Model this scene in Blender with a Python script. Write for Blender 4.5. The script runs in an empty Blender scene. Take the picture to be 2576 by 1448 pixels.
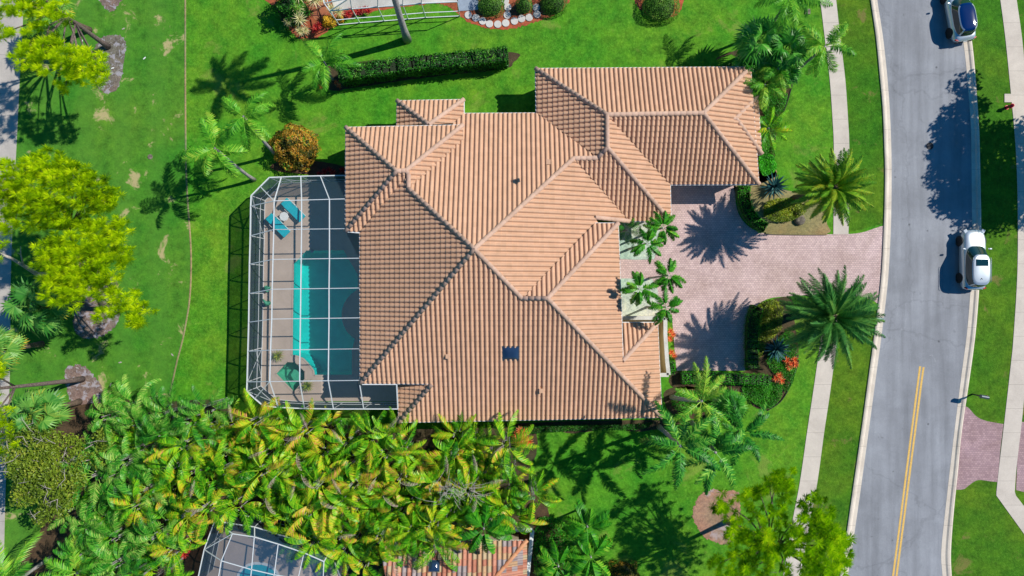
import bpy, bmesh, math, random
import numpy as np
from mathutils import Vector, Matrix
from mathutils.geometry import tessellate_polygon
R = math.radians
C = bpy.context.scene.collection
# ------------------------------------------------------------------ camera, sky, sun, exposure
H = 52.7; K = 32.6                       # flying height in metres, survey units per metre on the ground
cd = bpy.data.cameras.new('camera'); cam = bpy.data.objects.new('camera', cd); C.objects.link(cam)
cam.location = (0, 0, H); cam.rotation_euler = (0, 0, 0)
cd.sensor_width = 36; cd.lens = 24.01; cd.clip_end = 600; cd.clip_start = .5
sc = bpy.context.scene; sc.camera = cam
w = bpy.data.worlds.new("World"); sc.world = w; w.use_nodes = True
nt = w.node_tree; bg = nt.nodes['Background']; sky = nt.nodes.new('ShaderNodeTexSky')
sky.sky_type = 'NISHITA'; sky.sun_disc = False; sky.sun_elevation = R(44.1); sky.sun_rotation = R(67)
sky.air_density = 1.4; sky.dust_density = .2; sky.ozone_density = 5
hs_ = nt.nodes.new('ShaderNodeHueSaturation'); hs_.inputs['Saturation'].default_value = 1.45; nt.links.new(sky.outputs[0], hs_.inputs['Color']); nt.links.new(hs_.outputs[0], bg.inputs[0]); bg.inputs[1].default_value = .078
sl = bpy.data.lights.new('sun', 'SUN'); sun = bpy.data.objects.new('sun', sl); C.objects.link(sun)
sl.energy = 4.95; sl.angle = R(.5); sl.color = (1, .95, .86)
sun.rotation_euler = Vector((.95, .40, 1)).to_track_quat('Z', 'Y').to_euler(); sun.location = (30, 12, 60)
sc.view_settings.view_transform = 'Standard'; sc.view_settings.look = 'None'
sc.view_settings.exposure = 0.0; sc.view_settings.gamma = 1
sc.render.engine = 'CYCLES'; sc.cycles.transparent_max_bounces = 16; sc.cycles.max_bounces = 6

# ------------------------------------------------------------------ helpers
def P(x, y, h=0.0):
    """a surveyed plan point read at height h, in metres"""
    s = (1 - h / H) / K
    return Vector(((x - 1288) * s, (724 - y) * s, h))
def G(x, y, h=0.0):
    return Vector(((x - 1288) / K, (724 - y) / K, h))
def lin(c):
    return tuple(((v / 255) / 12.92 if v <= 10 else ((v / 255 + .055) / 1.055) ** 2.4) for v in c)

def tag(o, label=None, cat=None, group=None, kind=None):
    if label: o['label'] = label
    if cat: o['category'] = cat
    if group: o['group'] = group
    if kind: o['kind'] = kind
    return o
def thing(name, loc, label, cat, group=None, rz=0):
    o = bpy.data.objects.new(name, None); C.objects.link(o); o.location = loc; o.rotation_euler = (0, 0, rz)
    o.empty_display_size = .2
    return tag(o, label, cat, group)
def link(name, me, parent=None):
    o = bpy.data.objects.new(name, me); C.objects.link(o)
    if parent: o.parent = parent
    return o
def dup(o, loc, rz=0, label=None, scale=None, cat=None):
    c = o.copy(); C.objects.link(c); c.location = loc; c.rotation_euler = (0, 0, rz)
    if scale: c.scale = (scale,) * 3
    if label: c['label'] = label
    for ch in list(o.children):
        d = ch.copy(); C.objects.link(d); d.parent = c
        for g in list(ch.children):
            e = g.copy(); C.objects.link(e); e.parent = d
    return c

class MB:
    def __init__(s): s.v = []; s.f = []; s.t = []; s.m = []
    def add(s, vs, fs, t=0.0, m=0):
        b = len(s.v); s.v.extend(vs)
        for f in fs:
            s.f.append(tuple(i + b for i in f)); s.t.append(t); s.m.append(m)
    def merge(s, o, mat=None, dt=0.0):
        b = len(s.v)
        if mat is None: s.v.extend(o.v)
        else:
            a = np.array([tuple(v) for v in o.v]); M = np.array(mat)
            a = a @ M[:3, :3].T + M[:3, 3]; s.v.extend(map(tuple, a))
        s.f.extend(tuple(i + b for i in f) for f in o.f); s.t.extend(x + dt for x in o.t); s.m.extend(o.m)
    def box(s, c, d, rz=0.0, t=0.0, m=0, taper=1.0):
        cx, cy, cz = c; X, Y, Z = d[0] / 2, d[1] / 2, d[2] / 2; co, si = math.cos(rz), math.sin(rz); vs = []
        for z, k in ((-Z, 1), (Z, taper)):
            for x, y in ((-X, -Y), (X, -Y), (X, Y), (-X, Y)):
                x *= k; y *= k; vs.append((cx + x * co - y * si, cy + x * si + y * co, cz + z))
        s.add(vs, [(3, 2, 1, 0), (4, 5, 6, 7), (0, 1, 5, 4), (1, 2, 6, 5), (2, 3, 7, 6), (3, 0, 4, 7)], t, m)
    def beam(s, a, b, wd, ht=None, t=0.0, m=0):
        a = Vector(a); b = Vector(b); d = (b - a).normalized(); ht = ht or wd
        up = Vector((0, 0, 1)) if abs(d.z) < .95 else Vector((0, 1, 0))
        x = d.cross(up).normalized() * wd / 2; y = x.cross(d).normalized() * ht / 2
        vs = [tuple(q) for p in (a, b) for q in (p - x - y, p + x - y, p + x + y, p - x + y)]
        s.add(vs, [(3, 2, 1, 0), (4, 5, 6, 7), (0, 1, 5, 4), (1, 2, 6, 5), (2, 3, 7, 6), (3, 0, 4, 7)], t, m)
    def tube(s, pts, rad, n=8, t=0.0, m=0, caps=True):
        pts = [Vector(p) for p in pts]; rings = []
        b = len(s.v); px = None
        for i, p in enumerate(pts):
            d = (pts[min(i + 1, len(pts) - 1)] - pts[max(i - 1, 0)]).normalized()
            if px is None:
                px = d.orthogonal().normalized()
            px = (px - d * px.dot(d)).normalized(); py = d.cross(px)
            r = rad[i] if isinstance(rad, (list, tuple)) else rad
            for k in range(n):
                a = 2 * math.pi * k / n; s.v.append(tuple(p + (px * math.cos(a) + py * math.sin(a)) * r))
        for i in range(len(pts) - 1):
            for k in range(n):
                s.f.append((b + i * n + k, b + i * n + (k + 1) % n, b + (i + 1) * n + (k + 1) % n, b + (i + 1) * n + k)); s.t.append(t); s.m.append(m)
        if caps:
            s.f.append(tuple(b + k for k in reversed(range(n)))); s.t.append(t); s.m.append(m)
            e = b + (len(pts) - 1) * n; s.f.append(tuple(e + k for k in range(n))); s.t.append(t); s.m.append(m)
    def lathe(s, prof, n=16, c=(0, 0, 0), t=0.0, m=0):
        b = len(s.v)
        for r, z in prof:
            for k in range(n):
                a = 2 * math.pi * k / n; s.v.append((c[0] + r * math.cos(a), c[1] + r * math.sin(a), c[2] + z))
        for i in range(len(prof) - 1):
            for k in range(n):
                s.f.append((b + i * n + k, b + i * n + (k + 1) % n, b + (i + 1) * n + (k + 1) % n, b + (i + 1) * n + k)); s.t.append(t); s.m.append(m)
    def mesh(s, name, mats, smooth=False, bevel=0):
        me = bpy.data.meshes.new(name)
        me.from_pydata([tuple(v) for v in s.v], [], s.f); me.update()
        for m in (mats if isinstance(mats, (list, tuple)) else [mats]): me.materials.append(m)
        if any(s.m): me.polygons.foreach_set('material_index', s.m)
        at = me.attributes.new('tint', 'FLOAT', 'FACE'); at.data.foreach_set('value', s.t)
        if smooth: me.polygons.foreach_set('use_smooth', [True] * len(me.polygons))
        return me
    def build(s, name, mats, parent=None, smooth=False, bevel=0):
        o = link(name, s.mesh(name, mats, smooth), parent)
        if bevel:
            b = o.modifiers.new('b', 'BEVEL'); b.width = bevel; b.segments = 2; b.limit_method = 'ANGLE'
        return o

def catmull(pts, n=6, closed=False):
    out = []; N = len(pts); rng = range(N if closed else N - 1)
    g = (lambda i: pts[i % N]) if closed else (lambda i: pts[max(0, min(N - 1, i))])
    for i in rng:
        p0, p1, p2, p3 = (np.array(g(i + k), float) for k in (-1, 0, 1, 2))
        for k in range(n):
            t = k / n
            out.append(tuple(.5 * ((2 * p1) + (-p0 + p2) * t + (2 * p0 - 5 * p1 + 4 * p2 - p3) * t * t + (-p0 + 3 * p1 - 3 * p2 + p3) * t ** 3)))
    if not closed: out.append(tuple(map(float, pts[-1])))
    return out
def sheet(name, pts, z, mat, thick=0.0, parent=None, raw=False):
    """flat polygon lying on the ground at height z (with a skirt when thick)"""
    w_ = [Vector((p[0], p[1], 0)) if raw else G(p[0], p[1]) for p in pts]
    m = MB(); tr = tessellate_polygon([w_])
    vs = [(p.x, p.y, z) for p in w_]; nrm = []
    for t in tr:
        a, b, c = (w_[i] for i in t)
        nrm.append(t if (b - a).cross(c - a).z > 0 else (t[0], t[2], t[1]))
    m.add(vs, nrm)
    if thick:
        n = len(vs); vs2 = vs + [(x, y, z - thick) for x, y, _ in vs]
        m.add(vs2, [(i, (i + 1) % n, n + (i + 1) % n, n + i) for i in range(n)])
    return m.build(name, mat, parent)
def ribbon(name, rows, z, mat, n=5, thick=0.0):
    """rows = (y, x_left, x_right) along a road, walk or kerb"""
    rows = catmull(rows, n); m = MB(); vs = []
    prof = [(0, z - thick), (0, z), (1, z), (1, z - thick)] if thick else [(0, z), (1, z)]
    k = len(prof)
    for y, a, b in rows:
        for u, zz in prof: vs.append(tuple(G(a + (b - a) * u, y, zz)))
    m.add(vs, [(i * k + j, (i + 1) * k + j, (i + 1) * k + j + 1, i * k + j + 1) for i in range(len(rows) - 1) for j in range(k - 1)])
    return m.build(name, mat)

# ------------------------------------------------------------------ materials
def nmat(name):
    m = bpy.data.materials.new(name); m.use_nodes = True; n = m.node_tree; return m, n, n.nodes['Principled BSDF'], n.links
def coords(n, L, kind='Object'):
    g = n.nodes.new('ShaderNodeNewGeometry') if kind == 'World' else n.nodes.new('ShaderNodeTexCoord')
    return g.outputs['Position'] if kind == 'World' else g.outputs[kind]
def noise(n, L, co, scale, detail=4, rough=.6, dist=0):
    t = n.nodes.new('ShaderNodeTexNoise'); t.inputs['Scale'].default_value = scale; t.inputs['Detail'].default_value = detail
    t.inputs['Roughness'].default_value = rough; t.inputs['Distortion'].default_value = dist; L.new(co, t.inputs['Vector']); return t.outputs['Fac']
def ramp(n, L, fac, stops, mode='LINEAR'):
    r = n.nodes.new('ShaderNodeValToRGB'); e = r.color_ramp.elements; r.color_ramp.interpolation = mode
    while len(e) > 1: e.remove(e[-1])
    e[0].position = stops[0][0]; e[0].color = (*stops[0][1], 1)
    for p, c in stops[1:]:
        x = e.new(p); x.color = (*c, 1)
    L.new(fac, r.inputs[0]); return r.outputs[0]
def mix(n, L, fac, a, b, mode='MIX'):
    x = n.nodes.new('ShaderNodeMix'); x.data_type = 'RGBA'; x.blend_type = mode
    for s, v in ((0, fac), (6, a), (7, b)):
        if isinstance(v, (float, int)): x.inputs[s].default_value = v
        elif isinstance(v, tuple): x.inputs[s].default_value = (*v, 1)
        else: L.new(v, x.inputs[s])
    return x.outputs[2]
def bump(n, L, b, h, strength=.4, dist=.02):
    x = n.nodes.new('ShaderNodeBump'); x.inputs['Strength'].default_value = strength; x.inputs['Distance'].default_value = dist
    L.new(h, x.inputs['Height']); L.new(x.outputs[0], b.inputs['Normal'])
def plain(name, col, rough=.6, metal=0, spec=.5, var=.12, scale=6.0):
    m, n, b, L = nmat(name); co = coords(n, L, 'Object')
    f = noise(n, L, co, scale); c2 = tuple(v * (1 - var * 2) for v in col); c1 = tuple(min(1, v * (1 + var)) for v in col)
    L.new(ramp(n, L, f, [(.3, c2), (.7, c1)]), b.inputs['Base Color'])
    b.inputs['Roughness'].default_value = rough; b.inputs['Metallic'].default_value = metal; b.inputs['Specular IOR Level'].default_value = spec
    return m
def ground_mat(name, stops, patch=None, fine=7.0, mid=.55, bmp=.6, rough=.9, stripe=None):
    m, n, b, L = nmat(name); co = coords(n, L, 'World')
    f1 = noise(n, L, co, fine, 6, .8); f2 = noise(n, L, co, mid, 5, .6, .3); f5 = noise(n, L, co, fine * .28, 4, .7)
    c1 = ramp(n, L, f1, [(.25, stops[0]), (.5, stops[1]), (.78, stops[2])])
    c2 = ramp(n, L, f2, [(.3, stops[3]), (.7, stops[4])])
    c = mix(n, L, .45, c1, c2)
    c = mix(n, L, 1.0, c, ramp(n, L, f5, [(.3, (.66,) * 3), (.5, (1,) * 3), (.72, (1.32, 1.25, 1.1))]), 'MULTIPLY')
    f9 = noise(n, L, co, .11, 3, .5, .6); c = mix(n, L, 1.0, c, ramp(n, L, f9, [(.34, (.62, 1.0, .85)), (.66, (1.22, 1.08, 1.05))]), 'MULTIPLY')
    if stripe:
        wv = n.nodes.new('ShaderNodeTexWave'); wv.inputs['Scale'].default_value = stripe[0]; wv.inputs['Distortion'].default_value = 2.5
        wv.inputs['Detail Scale'].default_value = .4; mpw = n.nodes.new('ShaderNodeMapping'); mpw.inputs['Scale'].default_value = (1, .25, 1); L.new(co, mpw.inputs['Vector']); L.new(mpw.outputs[0], wv.inputs['Vector'])
        sf = ramp(n, L, wv.outputs['Fac'], [(.2, (.0,) * 3), (.8, (stripe[2],) * 3)])
        c = mix(n, L, sf, c, stripe[1])
    if patch:
        f3 = noise(n, L, co, patch[1], 5, .65, .5); mk = ramp(n, L, f3, [(patch[2], (0, 0, 0)), (patch[2] + .07, (patch[3],) * 3)])
        c = mix(n, L, mk, c, patch[0])
    L.new(c, b.inputs['Base Color']); b.inputs['Roughness'].default_value = rough; b.inputs['Specular IOR Level'].default_value = .15
    bump(n, L, b, f1, bmp, .06); return m
def leaf_mat(name, stops, rough=.42, trans=.2, spec=.28):
    m, n, b, L = nmat(name); a = n.nodes.new('ShaderNodeAttribute'); a.attribute_name = 'tint'
    oi = n.nodes.new('ShaderNodeObjectInfo'); ad = n.nodes.new('ShaderNodeMath'); ad.operation = 'MULTIPLY_ADD'
    L.new(oi.outputs['Random'], ad.inputs[0]); ad.inputs[1].default_value = .14; L.new(a.outputs['Fac'], ad.inputs[2])
    col = ramp(n, L, ad.outputs[0], stops); L.new(col, b.inputs['Base Color'])
    b.inputs['Roughness'].default_value = rough; b.inputs['Specular IOR Level'].default_value = spec
    tr = n.nodes.new('ShaderNodeBsdfTranslucent'); L.new(col, tr.inputs['Color']); ms = n.nodes.new('ShaderNodeMixShader')
    ms.inputs[0].default_value = trans; L.new(b.outputs[0], ms.inputs[1]); L.new(tr.outputs[0], ms.inputs[2])
    L.new(ms.outputs[0], n.nodes['Material Output'].inputs[0]); return m
def tint_mat(name, stops, rough=.7, bscale=25.0, bmp=.2, mode='LINEAR', dirt=.25):
    m, n, b, L = nmat(name); a = n.nodes.new('ShaderNodeAttribute'); a.attribute_name = 'tint'
    co = coords(n, L, 'World'); col = ramp(n, L, a.outputs['Fac'], stops, mode)
    f = noise(n, L, co, 1.3, 6, .7); d = ramp(n, L, f, [(.25, (1 - dirt,) * 3), (.75, (1.05,) * 3)])
    f2 = noise(n, L, co, bscale, 4, .7); d2 = ramp(n, L, f2, [(.2, (.86,) * 3), (.8, (1.06,) * 3)])
    L.new(mix(n, L, 1.0, mix(n, L, 1.0, col, d, 'MULTIPLY'), d2, 'MULTIPLY'), b.inputs['Base Color'])
    b.inputs['Roughness'].default_value = rough; b.inputs['Specular IOR Level'].default_value = .25; bump(n, L, b, f2, bmp, .01); return m
M = {}
M['lawn'] = ground_mat('lawn_grass', [(.008, .05, .003), (.065, .25, .012), (.26, .52, .06), (.025, .17, .012), (.19, .34, .02)],
                       patch=((.24, .30, .06), .28, .58, .5), fine=4.6, bmp=.9)
M['verge'] = ground_mat('verge_grass', [(.008, .04, .003), (.06, .17, .008), (.19, .34, .04), (.028, .12, .006), (.14, .235, .012)],
                        patch=((.22, .18, .06), .5, .6, .7), fine=4.6, bmp=.9)
M['fairway'] = ground_mat('fairway_grass', [(.025, .10, .010), (.07, .22, .018), (.15, .34, .05), (.03, .15, .016), (.13, .27, .025)],
                          patch=((.52, .41, .22), .55, .60, .8), fine=6, bmp=.5, stripe=(.11, (.09, .26, .03), .3))
M['mulch_red'] = ground_mat('red_mulch', [(.22, .035, .02), (.42, .09, .045), (.62, .20, .11), (.32, .06, .035), (.52, .14, .08)], fine=14)
M['mulch'] = ground_mat('grey_mulch', [(.07, .04, .035), (.24, .16, .15), (.50, .44, .46), (.10, .06, .05), (.26, .18, .16)], fine=8, mid=1.4, patch=((.46, .45, .52), 2.2, .52, .6))
M['mulch_pink'] = ground_mat('weathered_mulch', [(.20, .09, .07), (.42, .20, .15), (.62, .40, .34), (.33, .15, .11), (.50, .27, .21)], fine=12, patch=((.46, .40, .42), .5, .56, .6))
M['dirt'] = ground_mat('dark_soil', [(.03, .02, .012), (.08, .05, .03), (.17, .11, .07), (.05, .035, .02), (.12, .08, .05)], fine=9)
M['gravel'] = ground_mat('tan_gravel', [(.15, .08, .04), (.38, .24, .12), (.62, .46, .28), (.22, .14, .06), (.48, .33, .19)], fine=16)
M['white_gravel'] = ground_mat('white_gravel', [(.18, .17, .16), (.55, .52, .48), (.9, .88, .84), (.45, .43, .40), (.75, .73, .70)], fine=12)
M['edging_dirt'] = ground_mat('edging_dirt', [(.12, .08, .04), (.30, .22, .12), (.52, .42, .25), (.2, .16, .08), (.42, .34, .2)], fine=12)

def asphalt():
    m, n, b, L = nmat('asphalt'); co = coords(n, L, 'World')
    f1 = noise(n, L, co, 28, 5, .8); f2 = noise(n, L, co, .35, 5, .65, .4)
    mp = n.nodes.new('ShaderNodeMapping'); mp.inputs['Scale'].default_value = (1.1, .07, 1); L.new(co, mp.inputs['Vector'])
    f3 = noise(n, L, mp.outputs[0], 1.0, 4, .6)
    c = ramp(n, L, f1, [(.25, (.17, .18, .20)), (.75, (.40, .415, .455))])
    c = mix(n, L, 1.0, c, ramp(n, L, f2, [(.3, (.80,) * 3), (.72, (1.12,) * 3)]), 'MULTIPLY')
    c = mix(n, L, 1.0, c, ramp(n, L, f3, [(.32, (.76,) * 3), (.6, (1.06,) * 3)]), 'MULTIPLY')
    v = n.nodes.new('ShaderNodeTexVoronoi'); v.inputs['Scale'].default_value = .55; L.new(co, v.inputs['Vector'])
    sp = ramp(n, L, v.outputs['Distance'], [(.03, (.45,) * 3), (.06, (1,) * 3)]); c = mix(n, L, 1.0, c, sp, 'MULTIPLY')
    v2 = n.nodes.new('ShaderNodeTexVoronoi'); v2.feature = 'DISTANCE_TO_EDGE'; v2.inputs['Scale'].default_value = .10
    nz = n.nodes.new('ShaderNodeTexNoise'); nz.inputs['Scale'].default_value = .9; nz.inputs['Detail'].default_value = 6; L.new(co, nz.inputs['Vector'])
    vm = n.nodes.new('ShaderNodeVectorMath'); vm.operation = 'MULTIPLY_ADD'; L.new(nz.outputs['Color'], vm.inputs[0]); vm.inputs[1].default_value = (2.2, 2.2, 0); L.new(co, vm.inputs[2]); L.new(vm.outputs[0], v2.inputs['Vector'])
    c = mix(n, L, 1.0, c, ramp(n, L, v2.outputs['Distance'], [(0, (.86,) * 3), (.004, (.9,) * 3), (.009, (1,) * 3)]), 'MULTIPLY')
    f6 = noise(n, L, co, .9, 5, .7, .8); c = mix(n, L, ramp(n, L, f6, [(.67, (0,) * 3), (.70, (.3,) * 3)]), c, (.46, .47, .50))
    f7 = noise(n, L, co, 1.6, 5, .7, .2); c = mix(n, L, 1.0, c, ramp(n, L, f7, [(.26, (.62,) * 3), (.36, (1,) * 3)]), 'MULTIPLY')
    L.new(c, b.inputs['Base Color']); b.inputs['Roughness'].default_value = .85; bump(n, L, b, f1, .4, .01); return m
M['asphalt'] = asphalt()
def concrete(name, a, bb, joint=None):
    m, n, b, L = nmat(name); co = coords(n, L, 'World')
    f1 = noise(n, L, co, 18, 5, .75); f2 = noise(n, L, co, .6, 5, .7, .4)
    c = mix(n, L, .5, ramp(n, L, f1, [(.25, tuple(v * .82 for v in a)), (.75, bb)]), ramp(n, L, f2, [(.3, tuple(v * .8 for v in a)), (.7, bb)]))
    if joint:
        sx = n.nodes.new('ShaderNodeSeparateXYZ'); L.new(co, sx.inputs[0]); q = n.nodes.new('ShaderNodeMath'); q.operation = 'PINGPONG'
        L.new(sx.outputs[joint[0]], q.inputs[0]); q.inputs[1].default_value = joint[1] / 2
        jr = ramp(n, L, q.outputs[0], [(0.0, (.62,) * 3), (.008, (.62,) * 3), (.018, (1,) * 3)]); c = mix(n, L, 1.0, c, jr, 'MULTIPLY')
    L.new(c, b.inputs['Base Color']); b.inputs['Roughness'].default_value = .85; bump(n, L, b, f1, .25, .006); return m
M['walk'] = concrete('walk_concrete', (.56, .49, .42), (.74, .66, .57), (1, 1.86))
M['kerb'] = concrete('kerb_concrete', (.58, .49, .40), (.84, .75, .63), (1, 3.05))
M['path'] = concrete('path_concrete', (.40, .37, .34), (.62, .56, .50), (1, 3.0))
M['deck'] = concrete('deck_concrete', (.47, .37, .30), (.60, .48, .40))
M['wallcap'] = concrete('weathered_wall', (.45, .43, .38), (.82, .80, .74))
M['stucco'] = concrete('cream_stucco', (.62, .52, .30), (.76, .66, .42))
def pavers(name, cs, mortar, s=1.0):
    m, n, b, L = nmat(name); co = coords(n, L, 'World'); br = n.nodes.new('ShaderNodeTexBrick'); L.new(co, br.inputs['Vector'])
    br.inputs['Scale'].default_value = 1.0 / s; br.inputs['Brick Width'].default_value = .20; br.inputs['Row Height'].default_value = .145
    br.inputs['Mortar Size'].default_value = .012; br.inputs['Mortar Smooth'].default_value = .4; br.inputs['Bias'].default_value = 0
    for k, v in (('Color1', cs[0]), ('Color2', cs[1]), ('Mortar', mortar)): br.inputs[k].default_value = (*v, 1)
    f1 = noise(n, L, co, 22, 5, .7); f2 = noise(n, L, co, .45, 5, .65, .5)
    c = mix(n, L, 1.0, br.outputs['Color'], ramp(n, L, f1, [(.2, (.8,) * 3), (.8, (1.12,) * 3)]), 'MULTIPLY')
    c = mix(n, L, 1.0, c, ramp(n, L, f2, [(.3, (.78, .75, .72)), (.7, (1.08, 1.08, 1.1))]), 'MULTIPLY')
    f8 = noise(n, L, co, 1.4, 6, .75, .6); c = mix(n, L, 1.0, c, ramp(n, L, f8, [(.28, (.70, .68, .66)), (.42, (1, 1, 1))]), 'MULTIPLY')
    L.new(c, b.inputs['Base Color']); b.inputs['Roughness'].default_value = .85; bump(n, L, b, br.outputs['Fac'], -.4, .01); return m
M['pavers'] = pavers('rose_pavers', [(.74, .55, .51), (.60, .43, .41)], (.31, .23, .22))
M['pavers_red'] = pavers('red_pavers', [(.52, .34, .35), (.38, .24, .26)], (.25, .19, .20))
M['patio'] = pavers('terracotta_slabs', [(.46, .17, .08), (.38, .13, .06)], (.12, .03, .02), 5)

TC = [(0, (.625, .375, .235)), (.35, (.65, .392, .25)), (.85, (.665, .402, .257)), (1, (.68, .415, .27))]
M['tile'] = tint_mat('salmon_roof_tile', TC, dirt=.16)
M['cap'] = tint_mat('ridge_tile', [(0, (.56, .37, .28)), (1, (.64, .43, .33))])
M['tile_mixed'] = tint_mat('blended_roof_tile', [(0, (.48, .19, .12)), (.22, (.58, .36, .20)), (.42, (.34, .27, .26)), (.58, (.60, .27, .18)), (.76, (.52, .40, .24)), (.9, (.40, .33, .32))], mode='CONSTANT')
M['cap_mixed'] = tint_mat('orange_ridge_tile', [(0, (.60, .24, .12)), (1, (.68, .34, .18))])
M['white'] = plain('white_paint', (.80, .82, .82), .45, var=.05)
M['alum'] = plain('white_aluminium', (.72, .76, .78), .35, var=.03)
M['wall'] = plain('house_stucco', (.62, .52, .36), .9, var=.06, scale=3)
M['dark'] = plain('dark_gap', (.02, .018, .016), .9)
M['trunk'] = plain('grey_palm_trunk', (.38, .36, .35), .8, var=.22, scale=9)
M['bark'] = plain('pine_bark', (.18, .13, .12), .95, var=.3, scale=10)
M['bark_dark'] = plain('date_palm_bark', (.14, .10, .07), .95, var=.3, scale=10)
M['deadwood'] = plain('bleached_deadwood', (.48, .42, .38), .9, var=.25, scale=12)
M['rock'] = plain('rock', (.20, .17, .13), .9, var=.35, scale=4)
M['black'] = plain('black_rubber', (.015, .016, .018), .75)
M['terracotta'] = plain('terracotta_pot', (.36, .12, .07), .8)
M['red'] = plain('hydrant_red', (.62, .012, .05), .4)
M['mailbox'] = plain('dark_mailbox_metal', (.10, .13, .15), .45, metal=.3)
M['mailbox_green'] = plain('grey_green_mailbox_metal', (.13, .20, .19), .45, metal=.2)
M['post'] = plain('dark_post', (.02, .022, .025), .5)
M['iron'] = plain('manhole_iron', (.02, .02, .025), .7)
M['turq'] = plain('turquoise_fabric', (.0, .44, .54), .8, var=.08)
M['statue'] = plain('verdigris_bronze', (.06, .32, .20), .6, var=.2)
M['yellowline'] = plain('yellow_road_paint', (.80, .50, .12), .8, var=.16, scale=14)
M['slab'] = plain('blue_grey_slab', (.30, .36, .44), .8, var=.08)
M['stone'] = concrete('stepping_stone', (.48, .46, .43), (.74, .72, .68))
M['acmetal'] = plain('air_conditioner_metal', (.42, .42, .40), .5)
M['skyframe'] = plain('skylight_frame', (.05, .07, .09), .4)
M['soffit'] = plain('soffit', (.6, .55, .45), .8)
def glossy(name, col, rough, metal=0, coat=0, spec=.5):
    m, n, b, L = nmat(name); b.inputs['Base Color'].default_value = (*col, 1); b.inputs['Roughness'].default_value = rough
    b.inputs['Metallic'].default_value = metal; b.inputs['Coat Weight'].default_value = coat; b.inputs['Coat Roughness'].default_value = .05
    b.inputs['Specular IOR Level'].default_value = spec
    f = noise(n, L, coords(n, L, 'Object'), 3, 3); L.new(ramp(n, L, f, [(0, tuple(v * .93 for v in col)), (1, tuple(min(1, v * 1.04) for v in col))]), b.inputs['Base Color'])
    return m
M['skyglass'] = glossy('skylight_glass', (.02, .045, .10), .12, spec=.9)
M['carglass'] = glossy('car_glass', (.004, .03, .035), .06, spec=1)
M['carroof'] = glossy('panoramic_glass', (.0, .012, .09), .05, spec=1, coat=.5)
M['silver'] = glossy('silver_paint', (.60, .66, .70), .28, metal=.55, coat=.8)
M['silverwhite'] = glossy('pale_silver_paint', (.60, .68, .72), .26, metal=.55, coat=.8)
M['rim'] = glossy('alloy_rim', (.45, .47, .50), .3, metal=.8)
M['taillight'] = glossy('tail_light', (.45, .01, .02), .2)
M['headlight'] = glossy('head_light', (.6, .65, .7), .1, spec=1)
def screen(name, fac, col=(.012, .016, .022)):
    m, n, b, L = nmat(name); b.inputs['Base Color'].default_value = (*col, 1); b.inputs['Roughness'].default_value = .8
    co = coords(n, L, 'Object'); f = noise(n, L, co, .8, 3); r = n.nodes.new('ShaderNodeMapRange'); L.new(f, r.inputs[0])
    r.inputs[3].default_value = fac * .93; r.inputs[4].default_value = fac * 1.07
    t = n.nodes.new('ShaderNodeBsdfTransparent'); ms = n.nodes.new('ShaderNodeMixShader'); L.new(r.outputs[0], ms.inputs[0])
    L.new(t.outputs[0], ms.inputs[1]); L.new(b.outputs[0], ms.inputs[2]); L.new(ms.outputs[0], n.nodes['Material Output'].inputs[0]); return m
M['screen_roof'] = screen('roof_insect_screen', .18, (.06, .13, .17)); M['screen_blue'] = screen('blue_insect_screen', .42, (.03, .09, .17)); M['screen_wall'] = screen('wall_insect_screen', .74, (.03, .05, .075))
def water(name, tintc):
    m, n, b, L = nmat(name); t = n.nodes.new('ShaderNodeBsdfTransparent'); t.inputs[0].default_value = (*tintc, 1)
    g = n.nodes.new('ShaderNodeBsdfGlossy'); g.inputs['Roughness'].default_value = .04; fr = n.nodes.new('ShaderNodeFresnel'); fr.inputs[0].default_value = 1.33
    f = noise(n, L, coords(n, L, 'World'), 2.2, 3); bp = n.nodes.new('ShaderNodeBump'); bp.inputs['Strength'].default_value = .12; bp.inputs['Distance'].default_value = .03
    L.new(f, bp.inputs['Height']); L.new(bp.outputs[0], g.inputs['Normal'])
    ms = n.nodes.new('ShaderNodeMixShader'); L.new(fr.outputs[0], ms.inputs[0]); L.new(t.outputs[0], ms.inputs[1]); L.new(g.outputs[0], ms.inputs[2])
    L.new(ms.outputs[0], n.nodes['Material Output'].inputs[0]); return m
M['water'] = water('pool_water', (.10, .90, .90)); M['spawater'] = water('spa_water', (.45, .90, .78))
M['plaster'] = plain('pool_plaster', (.50, .74, .68), .8, var=.06, scale=1.2)
M['tealtile'] = plain('spa_plaster', (.34, .55, .44), .8, var=.06)

# ------------------------------------------------------------------ the setting
def setting(o): return tag(o, kind='structure')
HOLES = [[(731, 622), (910, 622), (910, 950), (731, 950)], [(690, 903), (728, 903), (728, 992), (690, 992)]]
gm = MB(); gx = [-9000, 690, 728, 731, 910, 12000]; gy = [-9000, 622, 903, 950, 992, 10500]
for i in range(5):
    for j in range(5):
        cx_, cy_ = (gx[i] + gx[i + 1]) / 2, (gy[j] + gy[j + 1]) / 2
        if (731 < cx_ < 910 and 622 < cy_ < 950) or (690 < cx_ < 910 and 903 < cy_ < 992): continue
        gm.add([tuple(G(gx[i], gy[j])), tuple(G(gx[i], gy[j + 1])), tuple(G(gx[i + 1], gy[j + 1])), tuple(G(gx[i + 1], gy[j]))], [(0, 1, 2, 3)])
setting(gm.build('ground', M['lawn']))
edge = [(466, -60), (466, 180), (467, 362), (469, 450), (473, 520), (480, 624), (480, 700), (476, 760), (468, 810), (458, 860), (446, 905), (436, 950), (424, 1000), (395, 1100), (350, 1250), (300, 1500)]
ed = catmull(edge, 5)
setting(sheet('fairway', [(20, -60)] + ed + [(0, 1500)], .006, M['fairway']))
ribbon_rows = [(p[1], p[0] - 2.2, p[0] + 2.2) for p in edge]
m = MB(); vs = []
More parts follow.
